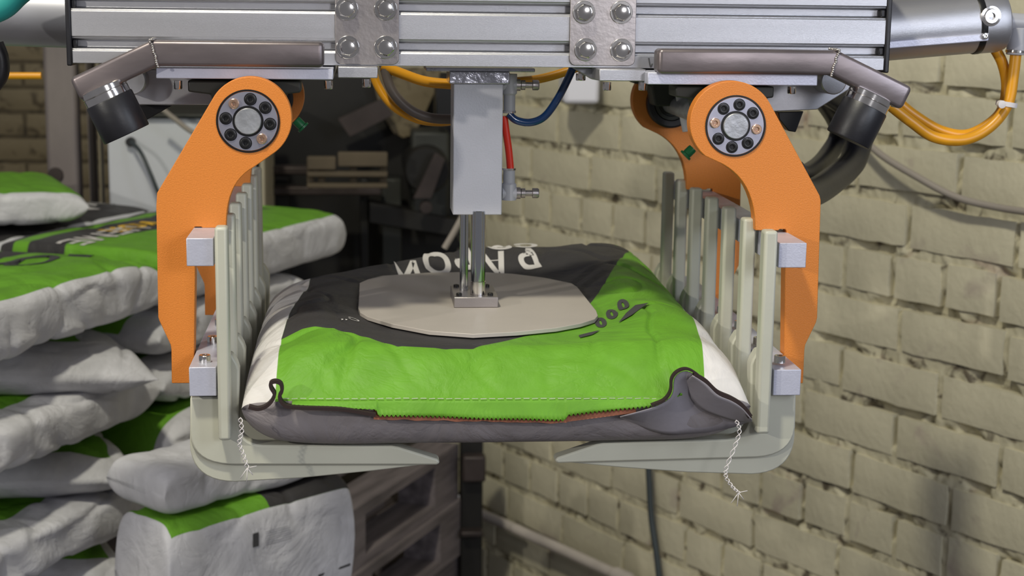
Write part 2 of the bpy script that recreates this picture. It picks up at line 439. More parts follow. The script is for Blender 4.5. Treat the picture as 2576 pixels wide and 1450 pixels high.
def mplate(x0, x1, yb, bolts):
    pl = prism('mounting_plate', rrect(x0, -95, x1, yb, YF-.003, .0075), YF-.0035, YF-.0005, 'plate', frame, .0006)
    tag(pl, 'brushed stainless mounting plate')
    for bx, by in bolts: hexbolt('hex_bolt', W(bx, by, YF-.0035), (0, -1, 0), .0105, .009, 'chrome', pl)
mplate(842, 1004, 163, [(872, 22), (970, 22), (875, 119), (970, 119), (875, -72), (970, -72)])
mplate(1437, 1597, 166, [(1469, 31), (1563, 31), (1473, 125), (1563, 126), (1470, -65), (1563, -65)])
# under-plates that carry the pivots
up = []
o = pbox('pivot_plate', 392, 170, 838, 201, 1.845, 2.30, 'alu_end', frame, .001); up.append(o)
for x, yy in ((447, 203), (826, 203)): capscrew('cap_screw', W(x, yy, 1.858), (0, 0, -1), .0050, .0095, 'chrome', o)
tag(o, 'thick aluminium pivot plate under the beam')
o = pbox('joining_plate', 850, 168, 950, 197, 1.865, 2.05, 'alu', frame, .001)
for x, yy in ((922, 199),): capscrew('cap_screw', W(x, yy, 1.875), (0, 0, -1), .0050, .0095, 'chrome', o)
o = pbox('pivot_plate', 1630, 182, 2056, 216, 1.845, 2.30, 'alu_end', frame, .001)
for x, yy in ((1935, 218), (1992, 218)): capscrew('cap_screw', W(x, yy, 1.875), (0, 0, -1), .0050, .0085, 'chrome', o)
tag(o, 'thick aluminium pivot plate under the beam')
o = pbox('joining_plate', 1508, 174, 1625, 205, 1.865, 2.05, 'alu', frame, .001)
for x, yy in ((1527, 207), (1617, 207)): capscrew('cap_screw', W(x, yy, 1.875), (0, 0, -1), .0050, .0095, 'chrome', o)
capscrew('cap_screw', W(1461, 185, 1.95), (0, 0, -1), .006, .0085, 'chrome', beam)
# wedge shaped stretch of the right joining plate
prism('gusset', [V2(*q, 1.93) for q in ((1440, 170), (1512, 172), (1512, 204), (1490, 200))], 1.93, 1.95, 'alu_dark', frame)
# side brackets (clevis cheeks)
o = prism('side_bracket', [V2(*q, 1.96) for q in ((318, 172), (480, 178), (560, 205), (556, 264), (349, 264), (330, 235))], 1.96, 1.975, 'alu', frame)
o = prism('side_bracket', [V2(*q, 1.96) for q in ((1900, 200), (2142, 196), (2152, 215), (2055, 276), (1948, 281), (1900, 262))], 1.96, 1.975, 'alu', frame)
prism('stop_wedge', [V2(*q, 1.98) for q in ((330, 262), (432, 266), (352, 312), (330, 300))], 1.98, 2.0, 'blackmetal', frame)
prism('stop_wedge', [V2(*q, 1.98) for q in ((1958, 282), (2022, 280), (2002, 333), (1984, 330), (1960, 300))], 1.98, 2.0, 'blackmetal', frame)
cyl('pin', W(330, 203, 1.93), W(330, 203, 1.93)+Vector((0, .03, 0)), .017, 'alu', frame)
cyl('pin', W(2098, 205, 1.92), W(2098, 205, 1.92)+Vector((0, .04, 0)), .016, 'alu', frame)
# bearing housings
for (x0, y0, x1, y1) in ((472, 202, 757, 262), (1700, 216, 1946, 262)):
    for Y0 in (1.862, 2.15):
        k = 1.862/Y0
        a = W(x0, y0, 1.862); b = W(x1, y1, 1.862); cx = (a.x+b.x)/2; w = abs(b.x-a.x)/2
        zt = a.z; zl = zt-.033
        pts = [(cx-w, zt), (cx+w, zt), (cx+w, zt-.013)] + [(cx+w*.60, zt-.016), (cx+w*.50, zl-.01), (cx-w*.50, zl-.01), (cx-w*.60, zt-.016)] + [(cx-w, zt-.013)]
        o = prism('bearing_housing', pts, Y0, Y0+.045, 'machine2', frame, .002)
# bumper arms: raw steel tube, collar, rubber
def sqtube(name, path, h, Y0, d, m, parent, rend=.011):
    """flat-sided tube along a path in the XZ plane; rounded free end"""
    bm = bmesh.new()
    P = [Vector(p) for p in path]; rings = []
    for i, p in enumerate(P):
        if i == 0: t = (P[1]-P[0]).normalized(); k = 1
        elif i == len(P)-1: t = (P[-1]-P[-2]).normalized(); k = 1
        else:
            a = (P[i]-P[i-1]).normalized(); b = (P[i+1]-P[i]).normalized(); t = (a+b).normalized(); k = 1/max(.5, t.dot(a))
        nrm = Vector((-t.y, t.x))*h/2*k; r = .0045
        ring = []
        for (sy, cy, sn, a0) in ((1, 1, -1, 270), (1, 1, 1, 0), (0, -1, 1, 90), (0, -1, -1, 180)):
            for q in range(4):
                aa = math.radians(a0+30*q)
                yy = Y0+(d-r if sy else r)+r*math.cos(aa); nn = sn*(1-2*r/h)+math.sin(aa)*2*r/h
                ring.append(bm.verts.new((p.x+nrm.x*nn, yy, p.y+nrm.y*nn)))
        rings.append(ring)
    n = len(rings[0])
    for end in (0, -1):                              # rounded free ends
        base = [v.co.copy() for v in rings[end]]; c = sum(base, Vector())/n
        t = (P[0]-P[1]).normalized() if end == 0 else (P[-1]-P[-2]).normalized(); t = Vector((t.x, 0, t.y))
        add = []
        for q in range(1, 5):
            aa = q/4*math.pi/2; f = 1-(1-math.cos(aa))*.35
            add.append([bm.verts.new(c+(v-c)*f+t*math.sin(aa)*.006) for v in base])
        rings = add[::-1]+rings if end == 0 else rings+add
    for a, b in zip(rings, rings[1:]):
        for k in range(n): bm.faces.new((a[k], b[k], b[(k+1) % n], a[(k+1) % n]))
    bm.faces.new(rings[0][::-1]); bm.faces.new(rings[-1])
    return fin(bm, name, m, parent, smooth=True, ang=40)
YT = 1.862
def bumper(path_px, cpx, cang, side):
    pth = [V2(*q, YT) for q in path_px]
    # shrink the ring at the very end so the free end looks rounded
    o = sqtube('bumper_arm', pth, .0285, YT-.030, .030, 'steel', frame)
    tag(o, 'bent raw steel tube with a welded elbow')
    bx, bz = V2(path_px[2][0], path_px[2][1], YT)
    # weld bead along the mitre
    bm = bmesh.new()
    n = 14
    dirn = Vector((path_px[2][0]-path_px[1][0], 0))
    for i in range(n):
        t = i/(n-1)-.5
        c = Vector((bx+(.004*side)*t*2+random.uniform(-.0008, .0008), YT-.0305, bz-t*.029))
        bmesh.ops.create_icosphere(bm, subdivisions=1, radius=.0019, matrix=Matrix.Translation(c))
    for i in range(n):
        t = i/(n-1)
        c = Vector((bx-.002*side+random.uniform(-.0008, .0008), YT-.030+t*.03, bz+.0152))
        bmesh.ops.create_icosphere(bm, subdivisions=1, radius=.0021, matrix=Matrix.Translation(c))
    fin(bm, 'weld', 'weld', o, smooth='all')
    c = W(*cpx, YT-.016); ax = Vector((math.sin(math.radians(cang))*side, 0, -math.cos(math.radians(cang))))
    lat('collar', [(0, 0), (.0255, 0), (.0265, .001), (.0265, .0065), (.0255, .0072), (.0262, .008), (.0262, .0155), (0, .0155)], c, ax, 'chrome', o, 40)
    lat('rubber_bumper', [(0, .0155), (.0268, .0155), (.0275, .017), (.0275, .058), (.0268, .0595), (.0, .0595)], c, ax, 'black', o, 40)
bumper([(803, 136), (600, 134), (396, 132), (212, 218)], (258, 217), 25, 1)
bumper([(1656, 152), (1880, 153), (2082, 156), (2252, 240)], (2192, 236), 25, -1)
# pen mark on beam
tube('pen_mark', [W(1632, 146, YF-.0004), W(1634, 158, YF-.0004), W(1637, 169, YF-.0004), W(1641, 160, YF-.0004)], .0007, 'ink', frame, 6)

# ================================================================== JAWS
YA = 1.82; AT = .020
Lc = (628, 299); Lr = 106
def left_arm():
    p = circle(Lc[0], Lc[1], Lr, 52, -152, 40)         # from lower right, over the top, to the left (y down)
    p += [(395, 486), (393, 520), (398, 798), (400, 806), (429, 868), (431, 880), (432, 965), (488, 965), (491, 700), (490, 588), (487, 578), (490, 571), (506, 571), (510, 574)]
    p += [(569, 573), (570, 545)]+arc3((570, 545), (575, 455), (640, 420), 10)[1:]
    return p
Rc = (1843, 311); Rr = 107
def right_arm():
    p = circle(Rc[0], Rc[1], Rr, 130, 333, 40)
    p += [(2062, 492), (2065, 505), (2056, 800), (2053, 812), (2026, 868), (2024, 880), (2020, 965), (1972, 965), (1975, 700), (1977, 592), (1980, 583), (1976, 577), (1962, 577), (1958, 580)]
    p += [(1900, 580), (1899, 545)]+arc3((1899, 545), (1888, 440), (1800, 405), 10)[1:]
    return p
XM = (W(538, 600, 1.74).x+W(1960, 610, 1.74).x)/2
def jaw(side):
    L = side < 0
    nm = 'left' if L else 'right'
    base = W(500 if L else 1995, 1200, 1.74)
    j = thing('gripper_jaw', ('left gripper jaw with orange arms and grey tines, in front of the stacked bags' if L else
              'right gripper jaw with orange arms and grey tines, in front of the cream brick wall'), 'gripper jaw', base)
    pts = [V2(*q, YA) for q in (left_arm() if L else right_arm())]
    hub = (624, 305) if L else (1850, 317)
    arms = []
    for k, dy in enumerate((0, .40)):
        a = prism('swing_arm', pts, YA+dy, YA+dy+AT, 'orange', j, .0008, ang=25)
        # same arm further back
        arms.append(a)
        hc = W(*hub, YA)+Vector((0, dy, 0)); r0 = 77/F*YA
        if k == 0:
            lat('hub_rim', [(r0*1.02, .004), (r0*1.02, -.0012), (r0*.965, -.0012), (r0*.955, .002)], hc, (0, 1, 0), 'blackmetal', a, 64)
            lat('clamp_ring', [(0, -.0002), (r0*.42, -.0002), (r0*.44, -.001), (r0*.95, -.001), (r0*.95, .004)], hc, (0, 1, 0), 'hub', a, 64)
            lat('bore_gap', [(r0*.50, -.0013), (r0*.42, -.0013)], hc, (0, 1, 0), 'blackmetal', a, 48)
            lat('shaft_end', [(0, -.0042), (r0*.40, -.0042), (r0*.425, -.0032), (r0*.425, .002)], hc, (0, 1, 0), 'shaft', a, 48)
            brass = (1, 5) if L else (0, 4)
            offs = 47 if L else 10
            a0 = 128 if L else 172
            for q in range(8):
                th = math.radians(a0-q*45); rr = r0*.71
                c = hc+Vector((math.cos(th)*rr, -.0005, math.sin(th)*rr))
                isb = q in (0, 4)
                bm = bmesh.new(); lathe(bm, [(r0*.205, -.0006), (r0*.17, -.0006), (r0*.165, .001)], c, (0, 1, 0), 24)
                capscrew('cap_screw', c, (0, -1, 0), r0*.165, .0042 if isb else .0024, 'brass' if isb else 'blackmetal', a)
                if not isb: fin(bm, 'counterbore', 'blackmetal', a, smooth=True)
                else: bm.free()
        else:
            lat('bearing', [(r0*.98, .001), (r0*.98, -.012), (r0*.90, -.014), (r0*.70, -.014), (r0*.68, -.010)], hc, (0, 1, 0), 'black', a, 56)
            lat('bearing_ring', [(r0*.69, -.009), (r0*.66, -.013), (r0*.52, -.013), (r0*.50, -.010), (r0*.42, -.010), (r0*.40, -.013), (r0*.30, -.012), (0, -.012)], hc, (0, 1, 0), 'machine2', a, 48)
    hc = W(*hub, YA)
    cyl('pivot_shaft', hc+Vector((0, AT*.6, 0)), hc+Vector((0, .415, 0)), .0135, 'shaft', j)
    # rails
    px = ((468, 600, 538, 670), (475, 925, 545, 997)) if L else ((1960, 612, 2027, 674), (1947, 931, 2013, 995))
    rl = []
    for i, (a, b, c, d) in enumerate(px):
        r = pbox('rail', a, b, c, d, 1.74, 2.36, 'alu_end', j, .0008); tag(r, 'square aluminium rail end'); rl.append(r)
    lo = W((510 if L else 1975), 925, 1.74)
    for k in range(6):
        yy = 1.765+.1*k
        capscrew('cap_screw', Vector((lo.x, yy, lo.z)), (0, 0, 1), .0066, .0085, 'chrome', rl[1])
    # fingers
    x0, x1 = (W(539, 600, 1.73).x, W(572, 600, 1.73).x) if L else (W(1924, 600, 1.73).x, W(1958, 600, 1.73).x)
    zt = W(600, 572, 1.73).z if L else W(1940, 582, 1.73).z
    zbt = W(570, 1110, 1.73).z
    bm = bmesh.new(); bm_box(bm, (x0, 1.73, zbt), (x1, 1.751, zt)); f0 = fin(bm, 'finger', 'fork', j, bevel=.0035, seg=3, smooth=True)
    tag(f0, 'upright grey green finger bar')
    YL = 1.752
    def m(q): return q if L else (2481-q[0]+ (0), q[1]-4)
    def mm(pts):
        pts = [V2(*q, YL) for q in pts]
        if not L: pts = [(2*XM-x, z) for x, z in pts]
        return pts
    tine = [(478, 1000)]+arc3((478, 1095), (484, 1168), (580, 1171), 8)+[(1098, 1171)]+arc3((1098, 1171), (1112, 1166), (1100, 1156), 5)[1:]
    tine += [(1002, 1126), (985, 1123)]+arc3((660, 1121), (600, 1118), (600, 1060), 8)+[(601, 930), (596, 915), (583, 893), (548, 890), (548, 1000)]
    rib = [(478, 1000)]+arc3((476, 1120), (480, 1216), (590, 1217), 10)+[(760, 1207), (930, 1190), (1085, 1171), (1000, 1135), (700, 1130), (590, 1110), (560, 1040), (548, 1000)]
    bm = bmesh.new(); bm_prism(bm, mm(tine), YL, YL+.021)
    t0 = fin(bm, 'tine', 'fork', j, bevel=.0022, seg=2, smooth=True)
    tag(t0, 'grey green L-shaped tine with a pointed tip')
    bm = bmesh.new(); bm_prism(bm, mm(rib), YL+.005, YL+.018)
    r0_ = fin(bm, 'rib', 'fork', t0, bevel=.0015, smooth=True)
    for k in range(1, 7):
        c = f0.copy(); COL.objects.link(c); c.location.y += .1*k
        c = t0.copy(); COL.objects.link(c); c.location.y += .1*k
        d = r0_.copy(); COL.objects.link(d); d.parent = c
    # spacers between the fingers at the upper rail
    zs = W(1960, 640, 1.74).z
    bm = bmesh.new()
    j['group'] = 'gripper jaws'
    return j
JL = jaw(-1); JR = jaw(1)

# ================================================================== PRESS CYLINDER
pc = thing('press_cylinder', 'square pale grey air cylinder on the centre line pressing a flat plate on the bag', 'air cylinder', W(1197, 800, 2.03))
YC = 2.0
body = pbox('cylinder_body', 1141, 211, 1262, 541, YC, YC+.062, 'white_box', pc, .0012)
pbox('flange', 1131, 180, 1282, 212, YC-.004, YC+.07, 'foil', pc, .001)
pbox('top_plate', 1072, 170, 1346, 182, YC-.002, YC+.08, 'foil', pc, .001)
zt = W(1197, 541, YC).z; zp = W(1197, 775, 1.985).z
zblock = zp+.0135
xr1 = W(1204, 600, 2.0).x
cyl('piston_rod', (xr1, 2.005, zt+.005), (xr1, 2.005, zblock-.001), .0092, 'mirror', pc, 32)
cyl('guide_rod', (xr1-.016, 2.035, zt+.005), (xr1-.016, 2.035, zblock-.001), .0055, 'mirror', pc, 24)
cyl('guide_rod', (xr1+.002, 2.045, zt+.005), (xr1+.002, 2.045, zblock-.001), .0055, 'mirror', pc, 24)
cyl('rod_collar', (xr1, 2.005, zblock+.018), (xr1, 2.005, zblock+.0001), .0098, 'chrome', pc, 32)
a = W(1142, 775, 1.985); b = W(1253, 775, 1.985)
fb = box('foot_block', (a.x, 1.985, zp+.0003), (b.x, 2.07, zblock), 'plate', pc, .0008)
for sx, sy in ((a.x+.007, 1.997), (b.x-.009, 1.997), (a.x+.007, 2.058), (b.x-.009, 2.058)):
    capscrew('cap_screw', (sx, sy, zblock-.0005), (0, 0, 1), .0036, .004, 'blackmetal', fb)
def on(px, py, z):      # sight line meets a level plane
    c = Vector((px-1288, py-725, F)); k = (CZ-z)/c.dot(dw); return Vector((c.dot(xw)*k, c.dot(yw)*k, z))
PL = [(905, 712), (925, 703), (962, 694), (1080, 686), (1200, 684), (1290, 689), (1370, 699), (1438, 713), (1452, 722), (1500, 782), (1504, 794), (1496, 803), (1460, 814), (1400, 825), (1300, 835), (1190, 841), (1080, 833), (985, 815), (925, 797), (906, 786), (901, 775)]
pts = [on(x, y, zp) for x, y in PL]
bm = bmesh.new(); t_ = [bm.verts.new(p) for p in pts]; u_ = [bm.verts.new(p-Vector((0, 0, .005))) for p in pts]
bm.faces.new(t_); bm.faces.new(u_[::-1])
for i in range(len(pts)): j = (i+1) % len(pts); bm.faces.new((t_[i], t_[j], u_[j], u_[i]))
pp = fin(bm, 'press_plate', 'beige', pc, bevel=.0006, smooth=True); tag(pp, 'flat beige press plate with clipped corners')
def fitting(x, y0, y1, ys, Y=2.02):
    a = W(x, y0, Y); b = W(x, y1, Y)
    f = lat('hose_fitting', [(0, 0), (.0085, 0), (.0085, .002), (.0075, .0025), (.0075, abs(a.z-b.z)*.45), (.0095, abs(a.z-b.z)*.5), (.0095, abs(a.z-b.z)), (0, abs(a.z-b.z))], a, (0, 0, -1 if y1 > y0 else 1), 'grey_pl', pc)
    s = W(x+18, ys, Y)
    c = W(x-18, ys, Y)
    bm = bmesh.new()
    lathe(bm, [(0, 0), (.0085, 0), (.0085, .018), (0, .018)], c, (1, 0, 0), 20)
    fin(bm, 'elbow', 'grey_pl', f, smooth=True)
    bm = bmesh.new()
    lathe(bm, [(0, 0), (.0075, 0), (.0075, .005), (.005, .0055), (.0062, .006), (.0062, .011), (.0038, .0115), (.0038, .020), (.0065, .0205), (.0065, .027), (.0055, .0285), (0, .0285)], s, (1, 0, 0), 14)
    o = fin(bm, 'adjusting_screw', 'chrome', f, smooth=True); o.data.materials[0] = M['plate']
    lat('release_ring', [(0, -.0006), (.0088, -.0006), (.0088, .0018), (.0, .0018)], a, (0, 0, -1 if y1 > y0 else 1), 'chrome', f)
    return f
fitting(1281, 424, 503, 486)
fitting(1281, 283, 186, 214)

def hose(name, px, Y, r, m, label, cat='hose', group=None, k=8, n=14):
    P_ = [W(x, y, (Y if not isinstance(Y, (list, tuple)) else Y[i])) for i, (x, y) in enumerate(px)]
    o = tube(name, P_, r, m, None, n, k); return tag(o, label, cat, group or ('yellow air hoses' if name == 'yellow_hose' else None))
hose('blue_hose', [(1279, 286), (1300, 303), (1335, 308), (1370, 293), (1402, 250), (1428, 200), (1450, 150)], 2.02, .0050, 'blue', 'glossy dark blue air hose looping beside the press cylinder')
hose('red_hose', [(1268, 292), (1273, 330), (1280, 380), (1284, 424)], 2.025, .0046, 'red', 'short red air hose running into the lower fitting of the press cylinder')
hose('yellow_hose', [(930, 150), (950, 215), (990, 268), (1050, 300), (1110, 307), (1160, 300)], 2.12, .0058, 'yellow', 'dull yellow air hose sagging left behind the press cylinder')
hose('grey_hose', [(962, 150), (985, 225), (1030, 275), (1085, 297), (1160, 300)], 2.10, .0065, 'grey_hose', 'dark grey hose sagging beside the dull yellow one left of the press cylinder')
hose('yellow_hose', [(960, 165), (1010, 185), (1070, 205), (1140, 212), (1200, 212)], 2.10, .0068, 'yellow', 'thick yellow air hose running level under the beam left of the press cylinder')
hose('yellow_hose', [(1300, 205), (1350, 200), (1400, 188), (1460, 168)], 2.08, .0058, 'yellow', 'yellow air hose rising right of the press cylinder behind the blue hose')

# side air cylinders
def side_cyl(R_):
    if R_:
        t = thing('air_cylinder', 'round silver air cylinder at the right end of the beam with a big socket screw', 'air cylinder', W(2400, 80, 2.0))
        p = W(2180, 80, 2.0); q = W(2447, 57, 2.0); e = W(2520, 50, 2.0); r = .0385
        ax = (q-p).normalized()
        cyl('barrel', p, q, r, 'alu', t, 48)
        lat('seal_band', [(0, 0), (r*1.02, 0), (r*1.04, .002), (r*1.04, .007), (r*1.02, .009), (0, .009)], q-ax*.003, ax, 'blackmetal', t, 48)
        hd = (e-q).length
        lat('cylinder_head', [(0, .004), (r*1.03, .004), (r*1.03, hd-.010), (r*.97, hd-.002), (r*.9, hd), (0, hd)], q, ax, 'alu', t, 48)
        c = W(2497, 41, 2.0-.044)
        lat('port_screw', [(0, 0), (.0125, 0), (.0125, .0040), (.0095, .0044), (.0085, .0064), (.0045, .0064), (.004, .003), (0, .003)], c+Vector((0, .008, 0)), (0, -1, 0), 'chrome', t)
        a = W(2236, 113, 1.958); b = W(2488, 93, 1.958)
        up_ = Vector((0, 0, .0048))
        bm = bmesh.new(); vs = []
        for pnt in (a, b):
            vs.append([bm.verts.new(pnt+s) for s in (up_+Vector((0, 0, 0)), up_+Vector((0, .012, 0)), -up_+Vector((0, .012, 0)), -up_)])
        for i in range(4): bm.faces.new((vs[0][i], vs[1][i], vs[1][(i+1) % 4], vs[0][(i+1) % 4]))
        bm.faces.new(vs[0][::-1]); bm.faces.new(vs[1]); fin(bm, 'sensor_rail', 'alu_end', t, bevel=.0012, smooth=True)
        capscrew('cap_screw', W(2477, 91, 1.957), (0, -1, 0), .0042, .0025, 'chrome', t)
        return t
    t = thing('air_cylinder', 'dull silver air cylinder sticking out past the left end of the beam', 'air cylinder', W(60, 50, 2.05))
    cyl('barrel', W(220, 42, 2.08), W(-190, 28, 2.08), .0395, 'alu_dark', t, 48)
    lat('seal_band', [(0, 0), (.041, 0), (.041, .01), (0, .01)], W(-40, 34, 2.08), (-1, 0, 0), 'blackmetal', t, 48)
    return t
for q in (True, False): side_cyl(q)['group'] = 'side air cylinders'
# grey elbow fitting on the right cylinder
el = thing('elbow_fitting', 'light grey plastic elbow fitting right of the silver air cylinder, above the yellow hoses', 'fitting', W(2550, 80, 2.0))
tube('elbow_body', [W(2518, 52, 2.0), W(2545, 55, 2.0), W(2590, 58, 2.0)], .0115, 'grey_pl', el, 20)
cyl('socket', W(2561, 70, 2.0), W(2556, 138, 2.0), .0125, 'grey_pl', el)
cyl('release_ring', W(2556, 126, 2.0), W(2555, 133, 2.0), .0130, 'chrome', el)
hose('yellow_hose', [(2556, 130), (2549, 190), (2535, 262), (2490, 320), (2425, 352), (2350, 345), (2290, 305), (2235, 262)], 2.0, .0072, 'yellow', 'bright yellow air hose, the outer lower one of the loop below the right air cylinder', group=None)
hose('yellow_hose', [(2492, 105), (2522, 160), (2532, 225), (2512, 290), (2440, 337), (2370, 330), (2300, 290), (2245, 245)], 2.015, .0070, 'yellow', 'bright yellow air hose, the inner upper one of the loop below the right air cylinder')
o = lat('cable_tie', [(.012, -.003), (.0135, -.003), (.0135, .003), (.012, .003)], W(2532, 262, 2.005), (.15, 0, 1), 'thread'); tag(o, 'white cable tie around the two yellow hoses', 'cable tie')
o = lat('cable_tie_head', [(0, 0), (.005, 0), (.005, .007), (0, .008)], W(2516, 262, 1.99), (0, -1, 0), 'thread', o)
hose('corrugated_hose', [(2045, 205), (2160, 290), (2150, 395), (2100, 450), (2035, 488), (2000, 470), (1990, 440)], [2.22, 2.36, 2.34, 2.25, 2.10, 1.98, 1.862], .020, 'black', 'thick black hose curving down behind the right rubber bumper')
hose('corrugated_hose', [(2040, 205), (2110, 320), (2080, 395), (2025, 440), (1985, 425), (1965, 400)], [2.25, 2.42, 2.40, 2.25, 2.0, 1.857], .015, 'black', 'thinner black hose behind the right orange arm, above the thick one')
hose('teal_strap', [(-70, 40), (0, 15), (40, -20), (90, -60)], 1.95, .017, 'teal', 'teal hose crossing the top left corner in front of the left air cylinder')
hose('black_hose', [(-12, 110), (2, 150), (0, 190), (-25, 225)], 2.0, .010, 'black', 'black hose loop at the left edge below the left air cylinder')
hose('yellow_hose', [(-40, 192), (20, 191), (104, 191)], 2.7, .0058, 'yellow', 'short dull yellow hose end at the left edge in front of the ochre bricks')
# green plugs
for (x, y, l, dx) in ((752, 312, 'left', 1), (1735, 383, 'right', -1)):
    o = lat('green_plug', [(0, 0), (.0055, 0), (.006, .002), (.006, .011), (.008, .0115), (.008, .014), (0, .014)], W(x-8*dx, y-10, 2.0), (dx*.6, 0, -.6), 'greenpl')
    tag(o, 'small green plastic plug beside the %s orange arm' % l, 'plug')
cyl('cable', W(1706, 218, 2.12), W(1728, 330, 2.12), .006, 'grey_pl').name = 'sensor_cable'
tag(bpy.data.objects['sensor_cable'], 'short grey cable in front of the right rear bearing', 'cable')

# ================================================================== BAG IN THE GRIPPER
def smooth(a, b, x):
    t = min(1, max(0, (x-a)/(b-a))); return t*t*(3-2*t)
ZBT = W(1000, 1119, 1.752).z+.0008        # top of the tines
X0 = W(604, 940, 1.72).x; X1 = W(1893, 1040, 1.71).x
XC = (X0+X1)/2; HW = (X1-X0)/2
YS = 1.718; YE = 2.43
zseam = W(1200, 1003, YS).z
zpl = zp-.0055
pcx = sum(p.x for p in pts)/len(pts); pcy = sum(p.y for p in pts)/len(pts)
plx = max(p.x for p in pts)-pcx; ply = max(p.y for p in pts)-pcy
def ztop(x, y):
    s = (x-XC)/HW
    d = max(abs(x-pcx)/plx, abs(y-pcy)/ply)
    d = (abs((x-pcx)/plx)**3+abs((y-pcy)/ply)**3)**(1/3)
    base = zpl+.0165+.010*smooth(.1, .8, s)*smooth(1.95, 2.25, y)-.014*smooth(.3, .9, -s)*smooth(1.9, 2.3, y)
    base -= .012*smooth(1.90, 1.76, y)
    base += .006*smooth(2.2, 2.4, y)
    w = smooth(.93, 1.45, d)
    z = (zpl-.0012)*(1-w)+base*w
    nn = noise.noise(Vector((x*9, y*9, 1.3)))*.006+noise.noise(Vector((x*22+3, y*16, 4)))*.0028
    cr = abs(noise.noise(Vector((x*14, y*11, 7.7))))
    nn += -.004*max(0, 1-cr*9)
    nn += -.006*math.exp(-((x-.145-.02*math.sin(y*60))/.007)**2)*smooth(1.93, 1.80, y)-.005*math.exp(-((x+.02-.25*(y-1.75))/.006)**2)*smooth(1.85, 1.76, y)
    return z+nn*w*smooth(1.0, 1.2, d)
nX, nT, nB = 260, 210, 60
def prof_pt(x, k):
    """closed loop in y,z at station x"""
    s = (x-XC)/HW; a = abs(s)
    g = (1-a**9)**.42 if a < 1 else 0                   # gusset closure
    zm = zseam-.006-.010*smooth(.75, 1, a)*(1 if s > 0 else .6)
    zmid = ZBT+.046
    ys = YS+.004*noise.noise(Vector((x*12, 0, 3)))+.010*smooth(.85, 1, -s)
    ye = 2.29+.15*smooth(-1, .25, s)+.010*noise.noise(Vector((x*6, 3, 0)))-.02*smooth(.8, 1, a)
    if k <= nT:                                        # top, seam -> back
        t = k/nT
        y = ys+(ye-ys)*(t**1.35)
        zt_ = ztop(x, y)
        f = smooth(0, .072, y-ys)**.62 if y > ys else 0
        b_ = smooth(0, .075, ye-y)**.55 if y < ye else 0
        z = (zseam)*(1-f)+zt_*f
        z = zmid*(1-b_)+z*b_
    else:                                              # bottom, back -> seam
        t = (k-nT)/nB
        y = ye+(ys-ye)*(t**.6)
        b_ = smooth(0, .06, ye-y)**.5 if y < ye else 0
        f = smooth(0, .10, y-ys)
        z = ZBT+.003*noise.noise(Vector((x*10, y*10, 9)))*0
        bulge = 0
        z = zmid*(1-b_)+ZBT*b_
        if y < ys+.06:
            q = max(0, (y-ys)/.06)                     # 1 bottom -> 0 seam
            aa = q*math.pi/2
            z = zseam+(ZBT-zseam)*math.sin(aa)**.9
            y = ys-.004*math.sin(q*math.pi)+.035*(1-math.cos(aa))*.9+q*.005+.004
    zc_ = zm*.35+zmid*.65
    z = zc_+(z-zc_)*g
    if k > nT: z = max(z, ZBT)
    return y, z
bm = bmesh.new(); G = []; NL = nT+nB
for i in range(nX+1):
    u = -1+2*i/nX; s = math.copysign(1-(1-abs(u))**1.5, u)*.9995
    x = XC+HW*s; row = []
    for k in range(NL):
        y, z = prof_pt(x, k)
        row.append(bm.verts.new((x, y, z)))
    G.append(row)
for i in range(nX):
    for k in range(NL): bm.faces.new((G[i][k], G[i][(k+1) % NL], G[i+1][(k+1) % NL], G[i+1][k]))
bm.faces.new(G[0]); bm.faces.new(G[-1][::-1])
bagY = Vector((XC, 2.02, ZBT))
bag = thing('cement_bag', 'green and dark grey printed cement bag held in the gripper under the press plate', 'bag', bagY)
zref = zpl+.012
def seg_d(p, a, b):
    ab = b-a; t = max(0, min(1, (p-a).dot(ab)/ab.length_squared)); return (p-a-ab*t).length
def poly_sd(px, poly):
    p = Vector((px[0], px[1])); ins = False; d = 9
    n = len(poly)
    for i in range(n):
        a = poly[i]; b = poly[(i+1) % n]
        d = min(d, seg_d(p, a, b))
        if (a.y > p.y) != (b.y > p.y) and p.x < (b.x-a.x)*(p.y-a.y)/(b.y-a.y)+a.x: ins = not ins
    return d if ins else -d
def lvl(q, z=zref): p = on(q[0], q[1], z); return Vector((p.x, p.y))
gl = [lvl((688, 1000), zseam), lvl((686, 940), zref-.02), lvl((690, 880)), lvl((708, 828)), lvl((738, 770)), lvl((778, 700))]
gr = [lvl((1655, 628)), lvl((1700, 705)), lvl((1745, 790)), lvl((1778, 900), zref-.012), lvl((1790, 945), zref-.02), lvl((1795, 1000), zseam)]
green = [Vector((gl[0].x, 1.5))]+gl+[Vector((gl[-1].x-.003, 2.6)), Vector((gr[0].x+.01, 2.6))]+gr+[Vector((gr[-1].x, 1.5))]
dk = [(703, 830), (760, 822), (840, 820), (905, 832), (1000, 850), (1190, 850), (1400, 800), (1485, 742), (1530, 708), (1562, 670), (1583, 648), (1570, 630)]
dark = [lvl(q) for q in dk]; dark = [Vector((-.6, dark[0].y))]+dark+[Vector((dark[-1].x-.02, 2.36)), Vector((dark[-1].x-.03, 2.6)), Vector((-.6, 2.6))]
me = bpy.data.meshes.new('bag_body')
bmesh.ops.recalc_face_normals(bm, faces=bm.faces[:])
p0 = []; p1 = []; p2 = []
for i in range(nX+1):
    for k in range(NL):
        v = G[i][k].co; y = v.y; top = .02 if k <= nT else -.01
        if k == 0: top = .0001
        dg = poly_sd((v.x, y), green); dd = min(dg, poly_sd((v.x, y), dark))
        p2.append(.01 if k > nT or (k == 0) else -.01)  # whole underside coloured a darker grey than the white sides
        if k > nT*.97: top = -.01 if k > nT else .001
        p0.append(min(dg, top)); p1.append(min(dd, top))
